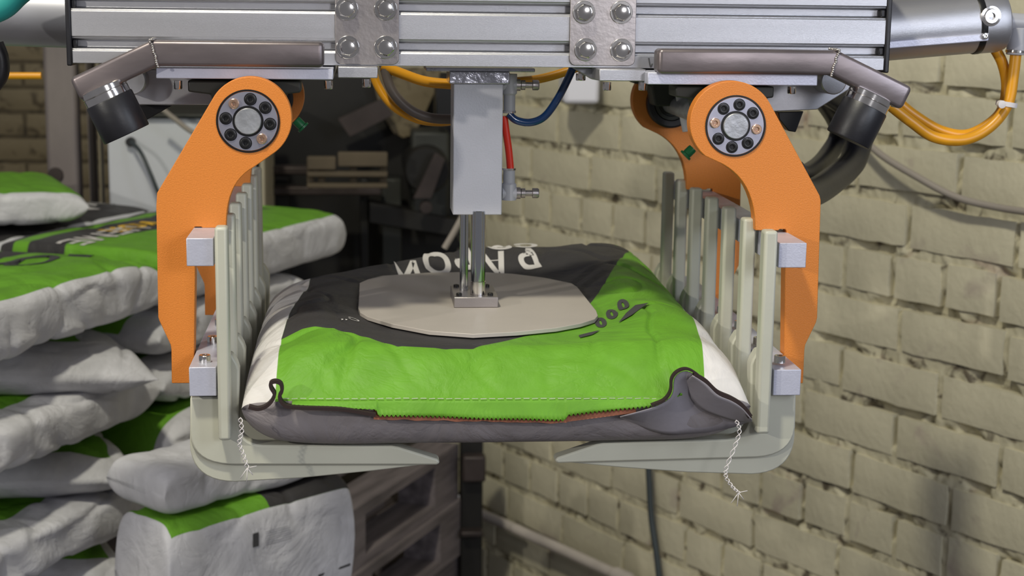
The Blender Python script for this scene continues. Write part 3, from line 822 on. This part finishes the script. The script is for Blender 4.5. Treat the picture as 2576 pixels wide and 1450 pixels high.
bmesh.ops.translate(bm, verts=bm.verts[:], vec=-bagY); bm.to_mesh(me); bm.free()
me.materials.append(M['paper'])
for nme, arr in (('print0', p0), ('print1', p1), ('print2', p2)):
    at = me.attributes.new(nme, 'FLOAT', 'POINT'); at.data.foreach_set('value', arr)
for p in me.polygons: p.use_smooth = True
bb = link('bag_body', me, bag)
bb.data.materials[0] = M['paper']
# stitched flap hanging below the seam, pinked edge
FX0, FX1 = W(735, 1000, YS).x, W(1712, 1000, YS).x
bm = bmesh.new(); n = 360; rows = []
for i in range(n+1):
    t = i/n; x = FX0+(FX1-FX0)*t; px = 735+(1712-735)*t
    if px < 945: low = 1022+(px-735)*.06
    elif px < 1418: low = 1050+(px-945)*.025
    else: low = 1050-(px-1418)*.11
    if px > 1640: low -= (px-1640)*.35
    zig = (3.2 if px > 940 else 1)*(1 if i % 4 < 2 else -1)*(.5 if i % 2 else 1)
    zl = W(px, low, YS-.014).z; zq = W(px, low+zig, YS-.014).z-zl
    ys = YS+.004*noise.noise(Vector((x*12, 0, 3)))
    col = []
    for q in range(5):
        w = q/4
        col.append(bm.verts.new((x, ys-.002-.008*w+.003*noise.noise(Vector((x*18, w*2, 0)))*w, zseam*(1-w)+zl*w+.0005+(zq if q == 4 else 0))))
    rows.append(col)
for a, b in zip(rows, rows[1:]):
    for q in range(4): bm.faces.new((a[q], a[q+1], b[q+1], b[q]))
fl = fin(bm, 'stitched_flap', 'greenflap', bag, smooth='all'); md = fl.modifiers.new('t', 'SOLIDIFY'); md.thickness = .0008; tag(fl, 'green flap with a pinked zigzag edge')
# kraft ply peeking out under the flap
bm = bmesh.new(); rows = []
for i in range(121):
    px = 940+(1600-940)*i/120
    low = 1056+(px-945)*.02+3*noise.noise(Vector((px*.03, 0, 0))) if px < 1425 else 1062-(px-1425)*.13
    a = W(px, 1010, YS+.001); b = W(px, low, YS-.0055)
    rows.append((bm.verts.new(a), bm.verts.new(b)))
for a, b in zip(rows, rows[1:]): bm.faces.new((a[0], a[1], b[1], b[0]))
o = fin(bm, 'kraft_ply', 'kraft', bag); md = o.modifiers.new('t', 'SOLIDIFY'); md.thickness = .0006
# seam stitches
bm = bmesh.new()
for i in range(46):
    px = 712+i*21.6
    a = W(px, 1003+(1 if i % 2 else 0)-(.0), YS-.0035); b = W(px+15, 1003, YS-.0035)
    ys = .004*noise.noise(Vector((a.x*12, 0, 3)))
    bm_tube(bm, [a+Vector((0, ys, 0)), b+Vector((0, ys, 0))], .00028, 6)
o = fin(bm, 'seam_stitches', 'thread', bag); tag(o, kind='stuff')
# curled gusset folds at the two front corners (paper edge seen end-on)
def ribbon(name, px, Y0, dep, th, m, dz=0):
    P_ = crom([W(x, y, Y0) for x, y in px], 6)
    bm = bmesh.new(); R2 = []
    for i, p in enumerate(P_):
        t = (P_[min(i+1, len(P_)-1)]-P_[max(0, i-1)]).normalized(); nrm = Vector((-t.z, 0, t.x))*th/2
        R2.append([bm.verts.new(p+nrm), bm.verts.new(p-nrm), bm.verts.new(p-nrm+Vector((0, dep, dz))), bm.verts.new(p+nrm+Vector((0, dep, dz)))])
    for a, b in zip(R2, R2[1:]):
        for k in range(4): bm.faces.new((a[k], a[(k+1) % 4], b[(k+1) % 4], b[k]))
    bm.faces.new(R2[0]); bm.faces.new(R2[-1][::-1])
    return fin(bm, name, m, bag, smooth=True, ang=50)
o = ribbon('gusset_fold', [(625, 1026), (648, 1031), (668, 1025), (684, 1010), (690, 993), (682, 978), (681, 966), (693, 962), (706, 968), (709, 985), (703, 1000), (712, 1018), (740, 1027), (860, 1032), (945, 1046)], YS-.016, .010, .0036, 'edge'); tag(o, 'curled dark paper edge at the left corner')
o = ribbon('gusset_fold', [(1640, 1022), (1672, 1008), (1688, 985), (1691, 955), (1705, 937), (1728, 930), (1752, 941), (1780, 966), (1812, 996), (1850, 1015), (1880, 1040), (1890, 1052)], YS-.024, .008, .0022, 'edge')
def sheet(name, top, bot, Y0, deep, m, nn=24, mm_=8, lean=0):
    T = crom([W(x, y, Y0) for x, y in top], 8); Bt = crom([W(x, y, Y0+lean) for x, y in bot], 8)
    def samp(P_, t): f = t*(len(P_)-1); i = min(int(f), len(P_)-2); return P_[i].lerp(P_[i+1], f-i)
    bm = bmesh.new(); R2 = []
    for i in range(nn+1):
        a = samp(T, i/nn); b = samp(Bt, i/nn)
        R2.append([bm.verts.new(a.lerp(b, k/mm_)+Vector((0, deep*math.sin(math.pi*(k/mm_)**.7)*math.sin(math.pi*min(1, .08+i/nn*.92)), 0))) for k in range(mm_+1)])
    for a, b in zip(R2, R2[1:]):
        for k in range(mm_): bm.faces.new((a[k], a[k+1], b[k+1], b[k]))
    o = fin(bm, name, m, bag, smooth='all'); md = o.modifiers.new('t', 'SOLIDIFY'); md.thickness = .0008; return o
o = sheet('gusset_inside', [(1560, 1048), (1640, 1026), (1680, 1006), (1693, 985), (1695, 955), (1708, 939), (1728, 934), (1750, 945), (1778, 972), (1810, 1002), (1848, 1024), (1888, 1056)],
      [(1560, 1052), (1645, 1086), (1690, 1094), (1720, 1092), (1750, 1090), (1780, 1088), (1800, 1084), (1820, 1080), (1840, 1076), (1860, 1070), (1875, 1064), (1888, 1060)], YS-.019, .003, 'greypaper', lean=.030)
tag(o, 'opened grey gusset fold at the right corner')
o = sheet('gusset_lip', [(1742, 944), (1776, 966), (1806, 994), (1842, 1010), (1868, 1028), (1892, 1056)], [(1722, 962), (1738, 1000), (1768, 1030), (1812, 1048), (1858, 1060), (1892, 1060)], YS-.028, .0, 'greypaper', lean=.022)
# dark gap along the right fold
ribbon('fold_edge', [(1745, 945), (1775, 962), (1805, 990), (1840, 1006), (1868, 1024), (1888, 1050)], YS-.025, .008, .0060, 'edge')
# thread tails
def tail(px, label):
    bm = bmesh.new()
    P_ = crom([W(x, y, YS-.02) for x, y in px], 14)
    for s in (0, 1):
        Q = []
        for i, p in enumerate(P_):
            a = i*.55+s*math.pi; Q.append(p+Vector((math.sin(a)*.0021, math.cos(a)*.0015, 0)))
        bm_tube(bm, Q, .00055, 6)
    for a in ((-.008, -.012), (.010, .002), (-.001, -.016), (.006, -.008)):
        bm_tube(bm, [P_[-1], P_[-1]+Vector((a[0], 0, a[1]))], .00045, 5)
    o = fin(bm, 'thread_tail', 'thread', bag, smooth='all'); tag(o, label)
tail([(604, 1052), (608, 1085), (602, 1115), (612, 1145), (622, 1178)], 'loose white seam thread')
tail([(1852, 1058), (1860, 1085), (1848, 1125), (1828, 1175), (1826, 1200), (1842, 1225), (1858, 1240)], 'loose white seam thread with a frayed end')
# lettering on the bag (seen upside down), laid on the paper
def lettering(txt, c, size, rot, m, parent, hfun, name='lettering', sx=1, bold=.0, lift=.0006, label=None, sub=3):
    cu = bpy.data.curves.new('t', 'FONT'); cu.body = txt; cu.size = size; cu.align_x = 'CENTER'; cu.align_y = 'CENTER'; cu.offset = bold; cu.resolution_u = 4
    o = bpy.data.objects.new('t', cu); COL.objects.link(o); dg = bpy.context.evaluated_depsgraph_get()
    me = bpy.data.meshes.new_from_object(o.evaluated_get(dg)); bpy.data.objects.remove(o)
    bm = bmesh.new(); bm.from_mesh(me); bpy.data.meshes.remove(me)
    bmesh.ops.triangulate(bm, faces=bm.faces[:])
    for _ in range(sub): bmesh.ops.subdivide_edges(bm, edges=[e for e in bm.edges if e.calc_length() > size*.12], cuts=1)
    bmesh.ops.triangulate(bm, faces=bm.faces[:])
    cr, sr = math.cos(rot), math.sin(rot)
    for v in bm.verts:
        x, y = v.co.x*sx, v.co.y
        X, Y_ = c[0]+x*cr-y*sr, c[1]+x*sr+y*cr
        v.co = Vector((X, Y_, hfun(X, Y_)+lift))
    o = fin(bm, name, m, parent, smooth='all')
    if label: tag(o, label)
    return o
hb = lambda x, y: ztop(x, y)
def cpos(px, py): p = on(px, py, zref); return (p.x, p.y)
pi = math.pi
for ch, px, py, sz in (('Й', 1026, 668, .105), ('О', 1097, 657, .115), ('В', 1162, 652, .11), ('А', 1246, 660, .11), ('Р', 1324, 655, .105)):
    lettering(ch, cpos(px, py), sz, pi+.10, 'ink_w', bag, hb, sx=.48, bold=.0032, label='white letter %s printed upside down' % ch, sub=4)
for ch, px, py in (('О', 1256, 642), ('С', 1322, 638)):
    lettering(ch, cpos(px, py), .045, pi+.05, 'ink_w', bag, hb, sx=1.1, bold=.002, label='white letter printed near the far edge', sub=4)
for ch, px, py in (('0', 1568, 766), ('0', 1540, 779), ('0', 1512, 792)):
    lettering(ch, cpos(px, py), .082, -.08, 'ink', bag, hb, sx=.30, bold=.0050, label='dark digit 0', sub=3)
lettering('“', cpos(866, 795), .022, pi, 'ink_w', bag, hb, label='white quotation mark', sub=1)
lettering('С', cpos(890, 790), .022, pi, 'ink_w', bag, hb, sub=1)
# dark leaf mark
lf = [(1556, 804), (1575, 790), (1598, 776), (1632, 771), (1616, 784), (1590, 797)]
bm = bmesh.new(); vs = []
for q in lf: p = cpos(*q); vs.append(bm.verts.new((p[0], p[1], ztop(*p)+.0012)))
bm.faces.new(vs); bmesh.ops.subdivide_edges(bm, edges=bm.edges[:], cuts=3, use_grid_fill=True)
tag(fin(bm, 'leaf_mark', 'ink', bag), 'dark pointed leaf mark')
lf = [(1456, 820), (1480, 815), (1510, 812), (1490, 822), (1460, 828)]
bm = bmesh.new(); vs = []
for q in lf: p = cpos(*q); vs.append(bm.verts.new((p[0], p[1], ztop(*p)+.0012)))
bm.faces.new(vs); tag(fin(bm, 'leaf_mark', 'ink', bag), 'dark pointed leaf mark')

# ================================================================== STACKED BAGS
def stack_bag(loc, yaw, L, Wd, H, seed, label, pr=None, tilt=(0, 0), pinch=3.2, sag=0, ear=.06, amp=1, group='cement bags stacked at the left', prints=None):
    """L along local x (sewn ends), Wd along local y"""
    nU, nV = 90, 84; rnd = Vector((seed*3.1, seed*1.7, seed*.9))
    rot = Matrix.Rotation(yaw, 4, 'Z') @ Matrix.Rotation(tilt[0], 4, 'Y') @ Matrix.Rotation(tilt[1], 4, 'X')
    bm = bmesh.new(); g = []; A0 = []; A1 = []
    for i in range(nU+1):
        u = -1+2*i/nU; u = math.copysign(1-(1-abs(u))**1.25, u)
        h = H/2*max(.02, (1-abs(u)**pinch))**.55; w = Wd/2*(1+ear*abs(u)**6-.015*(1-abs(u)**2)*0)
        ex = .36+(.5 if pinch < 7 else .1)*abs(u)**8
        row = []
        for k in range(nV):
            th = 2*math.pi*k/nV; c, s = math.cos(th), math.sin(th)
            y = w*math.copysign(abs(c)**ex, c); z = h*math.copysign(abs(s)**(ex*1.1), s)
            x = u*L/2
            p = Vector((x, y, z))
            q = p*7+rnd; n1 = noise.noise(q)*.009; n2 = noise.noise(p*17+rnd)*.005
            cr = abs(noise.noise(Vector((x*9, y*9, z*14))+rnd)); n3 = -.008*max(0, 1-cr*7)
            e = smooth(1, .8, abs(u))*.6+.4
            nr = Vector((0, c*.6, s)).normalized()
            p += nr*(n1+n2+n3)*amp*e
            p.z += sag*(1-u*u)*0-sag*(u*u)
            row.append(bm.verts.new(p))
            top = (s-.62)*.05 if s > 0 else -.02
            gx, dx = prints(x, y) if prints else (-1, -1)
            A0.append(min(top, gx)); A1.append(min(top, gx, dx) if True else 0)
        g.append(row)
    for a, b in zip(g, g[1:]):
        for k in range(nV): bm.faces.new((a[k], b[k], b[(k+1) % nV], a[(k+1) % nV]))
    bm.faces.new(g[0][::-1]); bm.faces.new(g[-1])
    bmesh.ops.recalc_face_normals(bm, faces=bm.faces[:])
    me = bpy.data.meshes.new('cement_bag'); bm.to_mesh(me); bm.free(); me.materials.append(M['paper2'])
    for nme, arr in (('print0', A0), ('print1', A1)):
        at = me.attributes.new(nme, 'FLOAT', 'POINT'); at.data.foreach_set('value', arr)
    for p in me.polygons: p.use_smooth = True
    o = link('cement_bag', me); o.matrix_world = Matrix.Translation(loc) @ rot
    tag(o, label, 'bag', group); return o
TH = math.atan2(2, 1)                  # stack direction: away and to the right
dirv = Vector((math.cos(TH), math.sin(TH), 0)); nrmv = Vector((-dirv.y, dirv.x, 0))    # away-left
A0_ = W(394, 648, 2.95); A0_ = Vector((A0_.x, A0_.y, 0))-dirv*.489
ZL = [W(394, 648, 2.95).z]
for h in (.112, .093, .095, .100, .098, .10, .10): ZL.append(ZL[-1]-h)
def rowbag(layer, along0, L, Wd, seed, label, prints=None, off=0, H=None, dz=0, **k):
    H = H or ZL[layer]-ZL[layer+1]
    c = A0_+dirv*(along0+L/2)+nrmv*(Wd/2+off)+Vector((0, 0, ZL[layer]-H/2+dz))
    return stack_bag(c, TH, L, Wd, H*1.0, seed, label, prints=prints, **k)
def pr_top(x, y):
    x = x+.22; q = y+.21; e = .205-abs(y)
    strip = min(q-(.23-.25*max(0, x-.5)), .330-q)                 # dark strip inside the green
    far = q-.366
    return (1, max(strip, far))
def pr_edge(x, y):
    q = y+.21; a = x+.895
    return (1, max(min(q-(.235-.25*max(0, a-.6)), .333-q, 1.06-a), min(q-(.368-1.4*max(0, a-1.03)), 1.20-a)))
side = lambda x, y: (.30-abs(x) if abs(x) < 9 else 1, -1)
TB1 = rowbag(0, -.09, .62, .42, 1, 'top left stacked bag, its dark and green printed face up, behind the left orange arm', pr_top, ear=.0, pinch=9, amp=.9)
TB2 = rowbag(0, .545, .70, .42, 2, 'top right stacked bag with a green band, right of the left jaw fingers', pr_edge, ear=.0, pinch=90, amp=.4)
TB3 = rowbag(0, .56, .62, .42, 21, 'dark topped bag at the back of the stack, beyond the lettered bag', lambda x, y: (1, 1), off=.43, ear=0, pinch=12, amp=.6, dz=-.004)
rowbag(0, -.08, .62, .42, 22, 'dark topped bag at the back left of the stack, cut by the left edge', lambda x, y: (1, 1), off=.43, ear=0, pinch=12, amp=.6, dz=-.004)
wside = lambda x, y: (min(.30-abs(x), y+.125, .15-y), -1)
rowbag(1, .49, .60, .42, 3, 'white bag just under the top bags, between the left orange arm and fingers', wside, ear=.0, pinch=8)
rowbag(2, -.12, .61, .42, 4, 'long white bag side at the left, second layer under the lettered bag', wside, ear=0, pinch=8)
rowbag(2, .50, .60, .42, 13, 'white bag mostly hidden behind the left tines, second layer under the top', wside, ear=0, pinch=8)
rowbag(3, .46, .60, .42, 14, 'bulging white bag with a green strip on top, left of the lower tine corner', lambda x, y: (.17-abs(y), -1), ear=0, pinch=8, off=-.04, H=.150, dz=.0)
rowbag(4, -.12, .60, .42, 15, 'long white bag side at the lower left, under the bag with the pinkish ear', wside, ear=0, pinch=8)
# the bags that stick out at the lower right of the stack
d2 = Vector((math.cos(math.radians(42.5)), math.sin(math.radians(42.5)), 0)); n2_ = Vector((-d2.y, d2.x, 0))
pR = W(893, 1195, 2.75)
stq = stack_bag(pR-d2*.20+n2_*.075-Vector((0, 0, .115)), math.radians(42.5), .40, .15, .23, 5, 'large white bag at the bottom with a green and black band and a small label',
                prints=lambda x, y: (1 if x > -.19 else -1, x-.01), pinch=60, ear=0, amp=.45)
stack_bag(pR-d2*.20+n2_*.10+Vector((0, 0, .041)), math.radians(42.5), .38, .16, .078, 16, 'flat white bag lying on the large bag with the label', prints=lambda x, y: (-1, -1), pinch=20, ear=0, amp=.4)
def endbag(px_r, py, H, seed, label, yaw=0, L=.58, Wd=.44, prints=None, tl=.10, Y=2.93, **k):
    """bag whose sewn end faces the camera; its right corner is at the pixel"""
    p = W(px_r, py, Y); y = math.radians(90+24)+yaw
    ax = Vector((math.cos(y), math.sin(y), 0)); sd = Vector((ax.y, -ax.x, 0))
    c = p+ax*(L/2)-sd*(Wd/2*(1+k.get('ear', .06)))
    c.z += tl*.2
    return stack_bag(c, y, L, Wd, H, seed, label, prints=prints or (lambda x, y: (min(.16-abs(x), .13-abs(y)), -1)), tilt=(0, tl), pinch=4.5, **k)
endbag(402, 950, .094, 6, 'white bag end with a pointed corner, directly under the lettered top bag', ear=.07, Y=2.80)
endbag(372, 1203, .100, 8, 'white bag end with a pinkish ear and a green patch, lower left', ear=.09, Y=2.80, prints=lambda x, y: (min(.235-abs(x), .19-abs(y)), -1))
endbag(360, 1462, .100, 10, 'white bag end cut by the bottom edge of the picture at the left', ear=.07, Y=2.78, prints=lambda x, y: (min(.235-abs(x), .19-abs(y)), -1))
# far bag at the upper left
stack_bag(W(-110, 448, 3.45)+Vector((0, 0, -.045)), .35, .46, .42, .075, 11, 'bag beyond the stack at the left edge, green top over a white side', prints=lambda x, y: (1, -1), pinch=12, amp=.4)
# lettering on top left bag
def flat_on(o, txt, lx, ly, size, rot, m, sx=1, label=None, z=None, name='lettering'):
    inv = o.matrix_world
    me = o.data
    import bisect
    from mathutils.bvhtree import BVHTree
    if 'bvh' not in CACHE or CACHE['o'] != o.name:
        bmx = bmesh.new(); bmx.from_mesh(me); CACHE['bvh'] = BVHTree.FromBMesh(bmx); CACHE['o'] = o.name; bmx.free()
    def h(x, y):
        r = CACHE['bvh'].ray_cast(Vector((x, y, 1)), Vector((0, 0, -1))); return r[0].z if r[0] else 0
    t = lettering(txt, (lx, ly), size, rot, m, None, h, sx=sx, bold=size*.02, lift=.0015, sub=2, name=name)
    t.parent = o
    if label: tag(t, label)
CACHE = {}
def loc_on(o, px, py, zoff=.056):
    """local coordinates on the bag's top where a sight line meets it"""
    mi = o.matrix_world.inverted(); a = mi @ Vector((0, 0, CZ)); b = mi @ W(px, py, 3.0); d = b-a
    k = (zoff-a.z)/d.z; q = a+d*k; return q.x, q.y
bpy.context.view_layer.update()
up_rot = lambda deg: math.radians(deg)
x, y = loc_on(TB3, 130, 535); flat_on(TB3, 'М150', x, y, .11, pi, 'ink_w', .9, 'blurred white lettering')
x, y = loc_on(TB3, 240, 512); flat_on(TB3, 'ТМ', x, y, .07, pi, 'ink_w', .9, 'blurred white lettering')
x, y = loc_on(TB2, 215, 603); flat_on(TB2, 'ЦЕМЕНТ', x, y, .085, pi, 'ink_w', 1.0, 'blurred white lettering')
x, y = loc_on(TB2, 335, 573); flat_on(TB2, 'кол', x, y, .10, pi, 'ink_y', 1.0, 'blurred yellow lettering')
x, y = loc_on(TB1, 75, 655); flat_on(TB1, 'Q', x, y, .12, pi, 'ink', 1.2, 'dark ring mark on the green field')
x, y = loc_on(TB1, 200, 640); flat_on(TB1, '●', x, y, .06, pi, 'ink', 1.0, 'small dark blot')
# label on the lower bag's side
for (a, b, c, d, mname, nm) in ((634, 1340, 650, 1382, 'ink', 'printed_square'), ):
    pass
mi = stq.matrix_world
def side_local(px, py):
    m = mi.inverted(); a = m @ Vector((0, 0, CZ)); b = m @ W(px, py, 3.0); d = b-a; k = (-.075-a.y)/d.y; return a+d*k
bmq = bmesh.new(); bmq.from_mesh(stq.data)
from mathutils.bvhtree import BVHTree
tr = BVHTree.FromBMesh(bmq); bmq.free()
def sidequad(bm, x0, y0, x1, y1, sl=-.27):
    for a, b, c, d in ((x0, y0, x1, y1),):
        q = [(x0, y0), (x1, y0+sl*(x1-x0)), (x1, y1+sl*(x1-x0)), (x0, y1)]
        vs = []
        for pxy in q:
            m = mi.inverted(); o_ = m @ Vector((0, 0, CZ)); t_ = m @ W(*pxy, 3.0); hit = tr.ray_cast(o_, (t_-o_).normalized())
            pnt = hit[0]+hit[1]*.0015 if hit[0] else side_local(*pxy)
            vs.append(bm.verts.new(pnt))
        bm.faces.new(vs)
bm = bmesh.new(); sidequad(bm, 635, 1343, 650, 1378)
o = fin(bm, 'printed_mark', 'ink', None); o.parent = stq; tag(o, 'small black printed mark')
bm = bmesh.new()
for i in range(7): sidequad(bm, 668, 1338+i*5.5, 668+random.uniform(52, 68), 1339.6+i*5.5)
o = fin(bm, 'printed_text', mat('faded ink', (.30, .30, .33), .7), None); o.parent = stq; tag(o, 'small faded printed lines of text')
bm = bmesh.new(); sidequad(bm, 800, 1446, 880, 1452, -.36); o = fin(bm, 'printed_line', 'ink', None); o.parent = stq
# ================================================================== PALLETS
def pallet(c, yaw, label, top=True, group='empty pallets behind the bag stack'):
    t = thing('pallet', label, 'pallet', c, group); t.rotation_euler.z = yaw
    def b(name, x0, y0, z0, x1, y1, z1):
        bm = bmesh.new(); bm_box(bm, (x0, y0, z0), (x1, y1, z1)); me = bpy.data.meshes.new(name); 
        bmesh.ops.recalc_face_normals(bm, faces=bm.faces[:]); bm.to_mesh(me); bm.free(); me.materials.append(M['wood']); o = link(name, me, t); return o
    for i in range(5): b('deck_board', -.6, -.4+i*.175, .122, .6, -.4+i*.175+.10, .144)
    for i in range(3): b('stringer_board', -.6+i*.5275, -.4, .100, -.6+i*.5275+.145, .4, .122)
    for i in range(3):
        for k in range(3): b('block', -.6+i*.5275, -.4+k*.35, .022, -.6+i*.5275+.145, -.4+k*.35+.10, .100)
    for k in range(3): b('bottom_board', -.6, -.4+k*.35, 0, .6, -.4+k*.35+.10, .022)
    return t
# empty pallets behind the bag stack
pe = W(1160, 1115, 3.95)
for k in range(9):
    z = pe.z-.1445*(k+1)
    if z < .0: break
    c = Vector((pe.x, pe.y, 0))-dirv*.6+nrmv*.4+Vector((random.uniform(-.012, .012), random.uniform(-.01, .01), 0))
    pallet((c.x, c.y, z), TH+random.uniform(-.01, .01), 'grey wooden pallet, %s of the empty pallets behind the white bags' % ('topmost', 'second from top', 'third from top', 'fourth from top', 'fifth from top', 'sixth from top', 'seventh from top', 'eighth', 'ninth')[k])
# ================================================================== BACKGROUND PIECES
st = thing('steel_post', 'grey galvanised upright post left of the white cabinet', 'post', W(170, 700, 3.9))
pbox('post_body', 105, 100, 215, 900, 3.9, 3.96, 'galv', st, .01)
pbox('post_flange', 215, 100, 240, 900, 3.93, 4.05, 'galv', st, .004)
cyl('bolt_boss', W(140, 440, 3.9)+Vector((0, .002, 0)), W(140, 440, 3.9)-Vector((0, .006, 0)), .018, 'machine3', st)
tp = thing('timber_post', 'narrow cream upright post directly left of the white cabinet', 'post', W(252, 700, 4.0))
pbox('post_body', 240, 150, 270, 900, 4.0, 4.05, 'tan', tp, .003)
cb = thing('white_cabinet', 'white metal cabinet with a black cable entry behind the left orange arm', 'cabinet', W(460, 900, 3.85))
pbox('cabinet_body', 268, 296, 650, 900, 3.85, 4.25, 'cab', cb, .008)
pbox('cabinet_edge', 651, 290, 673, 900, 3.83, 4.25, 'tan', cb, .004)
pbox('cabinet_top', 262, 286, 660, 297, 3.83, 4.25, 'machine2', cb, .003)
cyl('cable_gland', W(330, 356, 3.85), W(330, 356, 3.85)-Vector((0, .02, 0)), .011, 'black', cb)
hose('cabinet_cable', [(331, 357), (355, 385), (380, 440), (405, 500), (440, 560)], [3.82, 3.78, 3.76, 3.76, 3.78], .0048, 'dkcable', 'thin dark cable hanging from the entry of the white cabinet', 'cable')
hose('cabinet_cable', [(400, 268), (440, 300), (490, 335), (560, 350)], 3.75, .006, 'cable', 'grey cable arching over the top of the white cabinet', 'cable')
# dark machine
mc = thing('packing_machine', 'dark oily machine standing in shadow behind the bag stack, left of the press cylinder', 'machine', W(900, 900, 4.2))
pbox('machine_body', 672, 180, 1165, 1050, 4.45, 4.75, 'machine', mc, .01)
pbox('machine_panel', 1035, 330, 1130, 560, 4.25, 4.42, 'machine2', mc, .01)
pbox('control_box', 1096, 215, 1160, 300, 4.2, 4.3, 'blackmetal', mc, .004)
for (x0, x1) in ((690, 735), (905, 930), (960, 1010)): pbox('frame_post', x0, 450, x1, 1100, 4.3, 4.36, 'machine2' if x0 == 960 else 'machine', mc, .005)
pbox('frame_rail', 680, 470, 960, 492, 4.2, 4.26, 'machine3', mc, .004)
pbox('frame_rail', 680, 420, 800, 440, 4.2, 4.26, 'machine3', mc, .004)
cyl('machine_motor', W(1075, 430, 4.15), W(1075, 430, 4.15)+Vector((0, .3, 0)), .06, 'machine', mc)
prism('lever', [V2(*q, 4.1) for q in ((1040, 500), (1095, 385), (1120, 400), (1085, 500))], 4.1, 4.13, 'machine3', mc)
cyl('knob', W(1072, 523, 4.1), W(1072, 523, 4.1)+Vector((0, .03, 0)), .016, 'machine3', mc)
prism('chute', [V2(*q, 4.22) for q in ((930, 510), (1180, 560), (1180, 600), (930, 560))], 4.22, 4.3, 'machine', mc)
prism('chute', [V2(*q, 4.3) for q in ((850, 300), (960, 250), (990, 290), (880, 345))], 4.3, 4.34, 'machine3', mc)
cr = thing('wooden_crate', 'dull brown slatted crate on the dark machine, right of the left orange hub', 'crate', W(870, 470, 4.0))
for i, (x0, y0, x1, y1) in enumerate(((772, 395, 845, 428), (850, 384, 975, 420), (772, 432, 975, 446), (772, 462, 975, 474))):
    pbox('slat', x0, y0, x1, y1, 4.0, 4.03, 'wood2', cr, .003)
for x in (772, 800, 880, 955): pbox('upright', x, 396, x+18, 474, 4.03, 4.06, 'wood2', cr, .003)
hose('grey_bar', [(1118, 625), (1140, 588), (1162, 548), (1185, 505)], 3.2, .0065, 'cable', 'thin grey bar leaning up behind the piston rod', 'bar', k=3)
rg = thing('hanging_rags', 'pale cloth sheet hanging behind the hoses, left of the press cylinder', 'cloth', W(1000, 300, 4.3))
prism('cloth', [V2(*q, 4.38) for q in ((930, 170), (1110, 170), (1100, 220), (1080, 262), (1062, 305), (1040, 340), (1015, 348), (990, 335), (968, 300), (950, 250))], 4.38, 4.40, 'brick2', rg, .002)
# things by the right wall
bs = thing('white_box', 'white junction box on the brick wall under the beam, right of the blue hose', 'junction box', W(1460, 260, 3.6))
pbox('box_body', 1420, 130, 1508, 262, 3.80, 3.90, 'pipecap', bs, .01)
pipe = thing('wall_pipe', 'pale plastic pipe with a white end cap sloping down along the brick wall', 'pipe', wp(.8, .8))
def wpx(px, py, n): u, z = wall_hit(px, py); return wp(u, z, n)
P_ = [wpx(1192, 1262, .05), wpx(1400, 1352, .05), wpx(1590, 1437, .05), wpx(1800, 1530, .05)]
tube('pipe_run', P_, .0145, 'pipe', pipe, 20, 4)
d = (P_[0]-P_[1]).normalized()
lat('end_cap', [(0, 0), (.022, 0), (.024, .004), (.024, .026), (.018, .034), (0, .036)], P_[0]-d*.012, d, 'pipecap', pipe)
lat('pipe_coupling', [(0, 0), (.019, 0), (.019, .05), (0, .05)], P_[2]-d*0, -d, 'pipe', pipe)
o = tube('wall_cable', [wpx(1652, 1080, .03), wpx(1658, 1200, .03), wpx(1664, 1300, .03), wpx(1678, 1400, .03), wpx(1690, 1520, .03)], .0075, 'dkcable'); tag(o, 'dark cable hanging down the brick wall below the right tines', 'cable')
o = tube('wall_cable', [wpx(2130, 250, .03), wpx(2195, 330, .04), wpx(2260, 385, .05), wpx(2350, 440, .05), wpx(2440, 492, .04), wpx(2530, 518, .03), wpx(2640, 535, .03)], .0068, 'cable'); tag(o, 'dusty grey cable sagging across the brick wall at the right', 'cable')
# dark leg between pallets and wall
lg = thing('conveyor_leg', 'dark upright leg standing between the empty pallets and the brick wall', 'machine leg', W(1185, 1450, 3.95))
pbox('leg_post', 1160, 1060, 1212, 1500, 3.92, 3.98, 'machine', lg, .004)
pbox('leg_clamp', 1164, 1150, 1222, 1215, 3.88, 3.92, 'machine3', lg, .006)
pbox('leg_clamp', 1160, 1340, 1215, 1352, 3.88, 3.92, 'machine3', lg, .003)
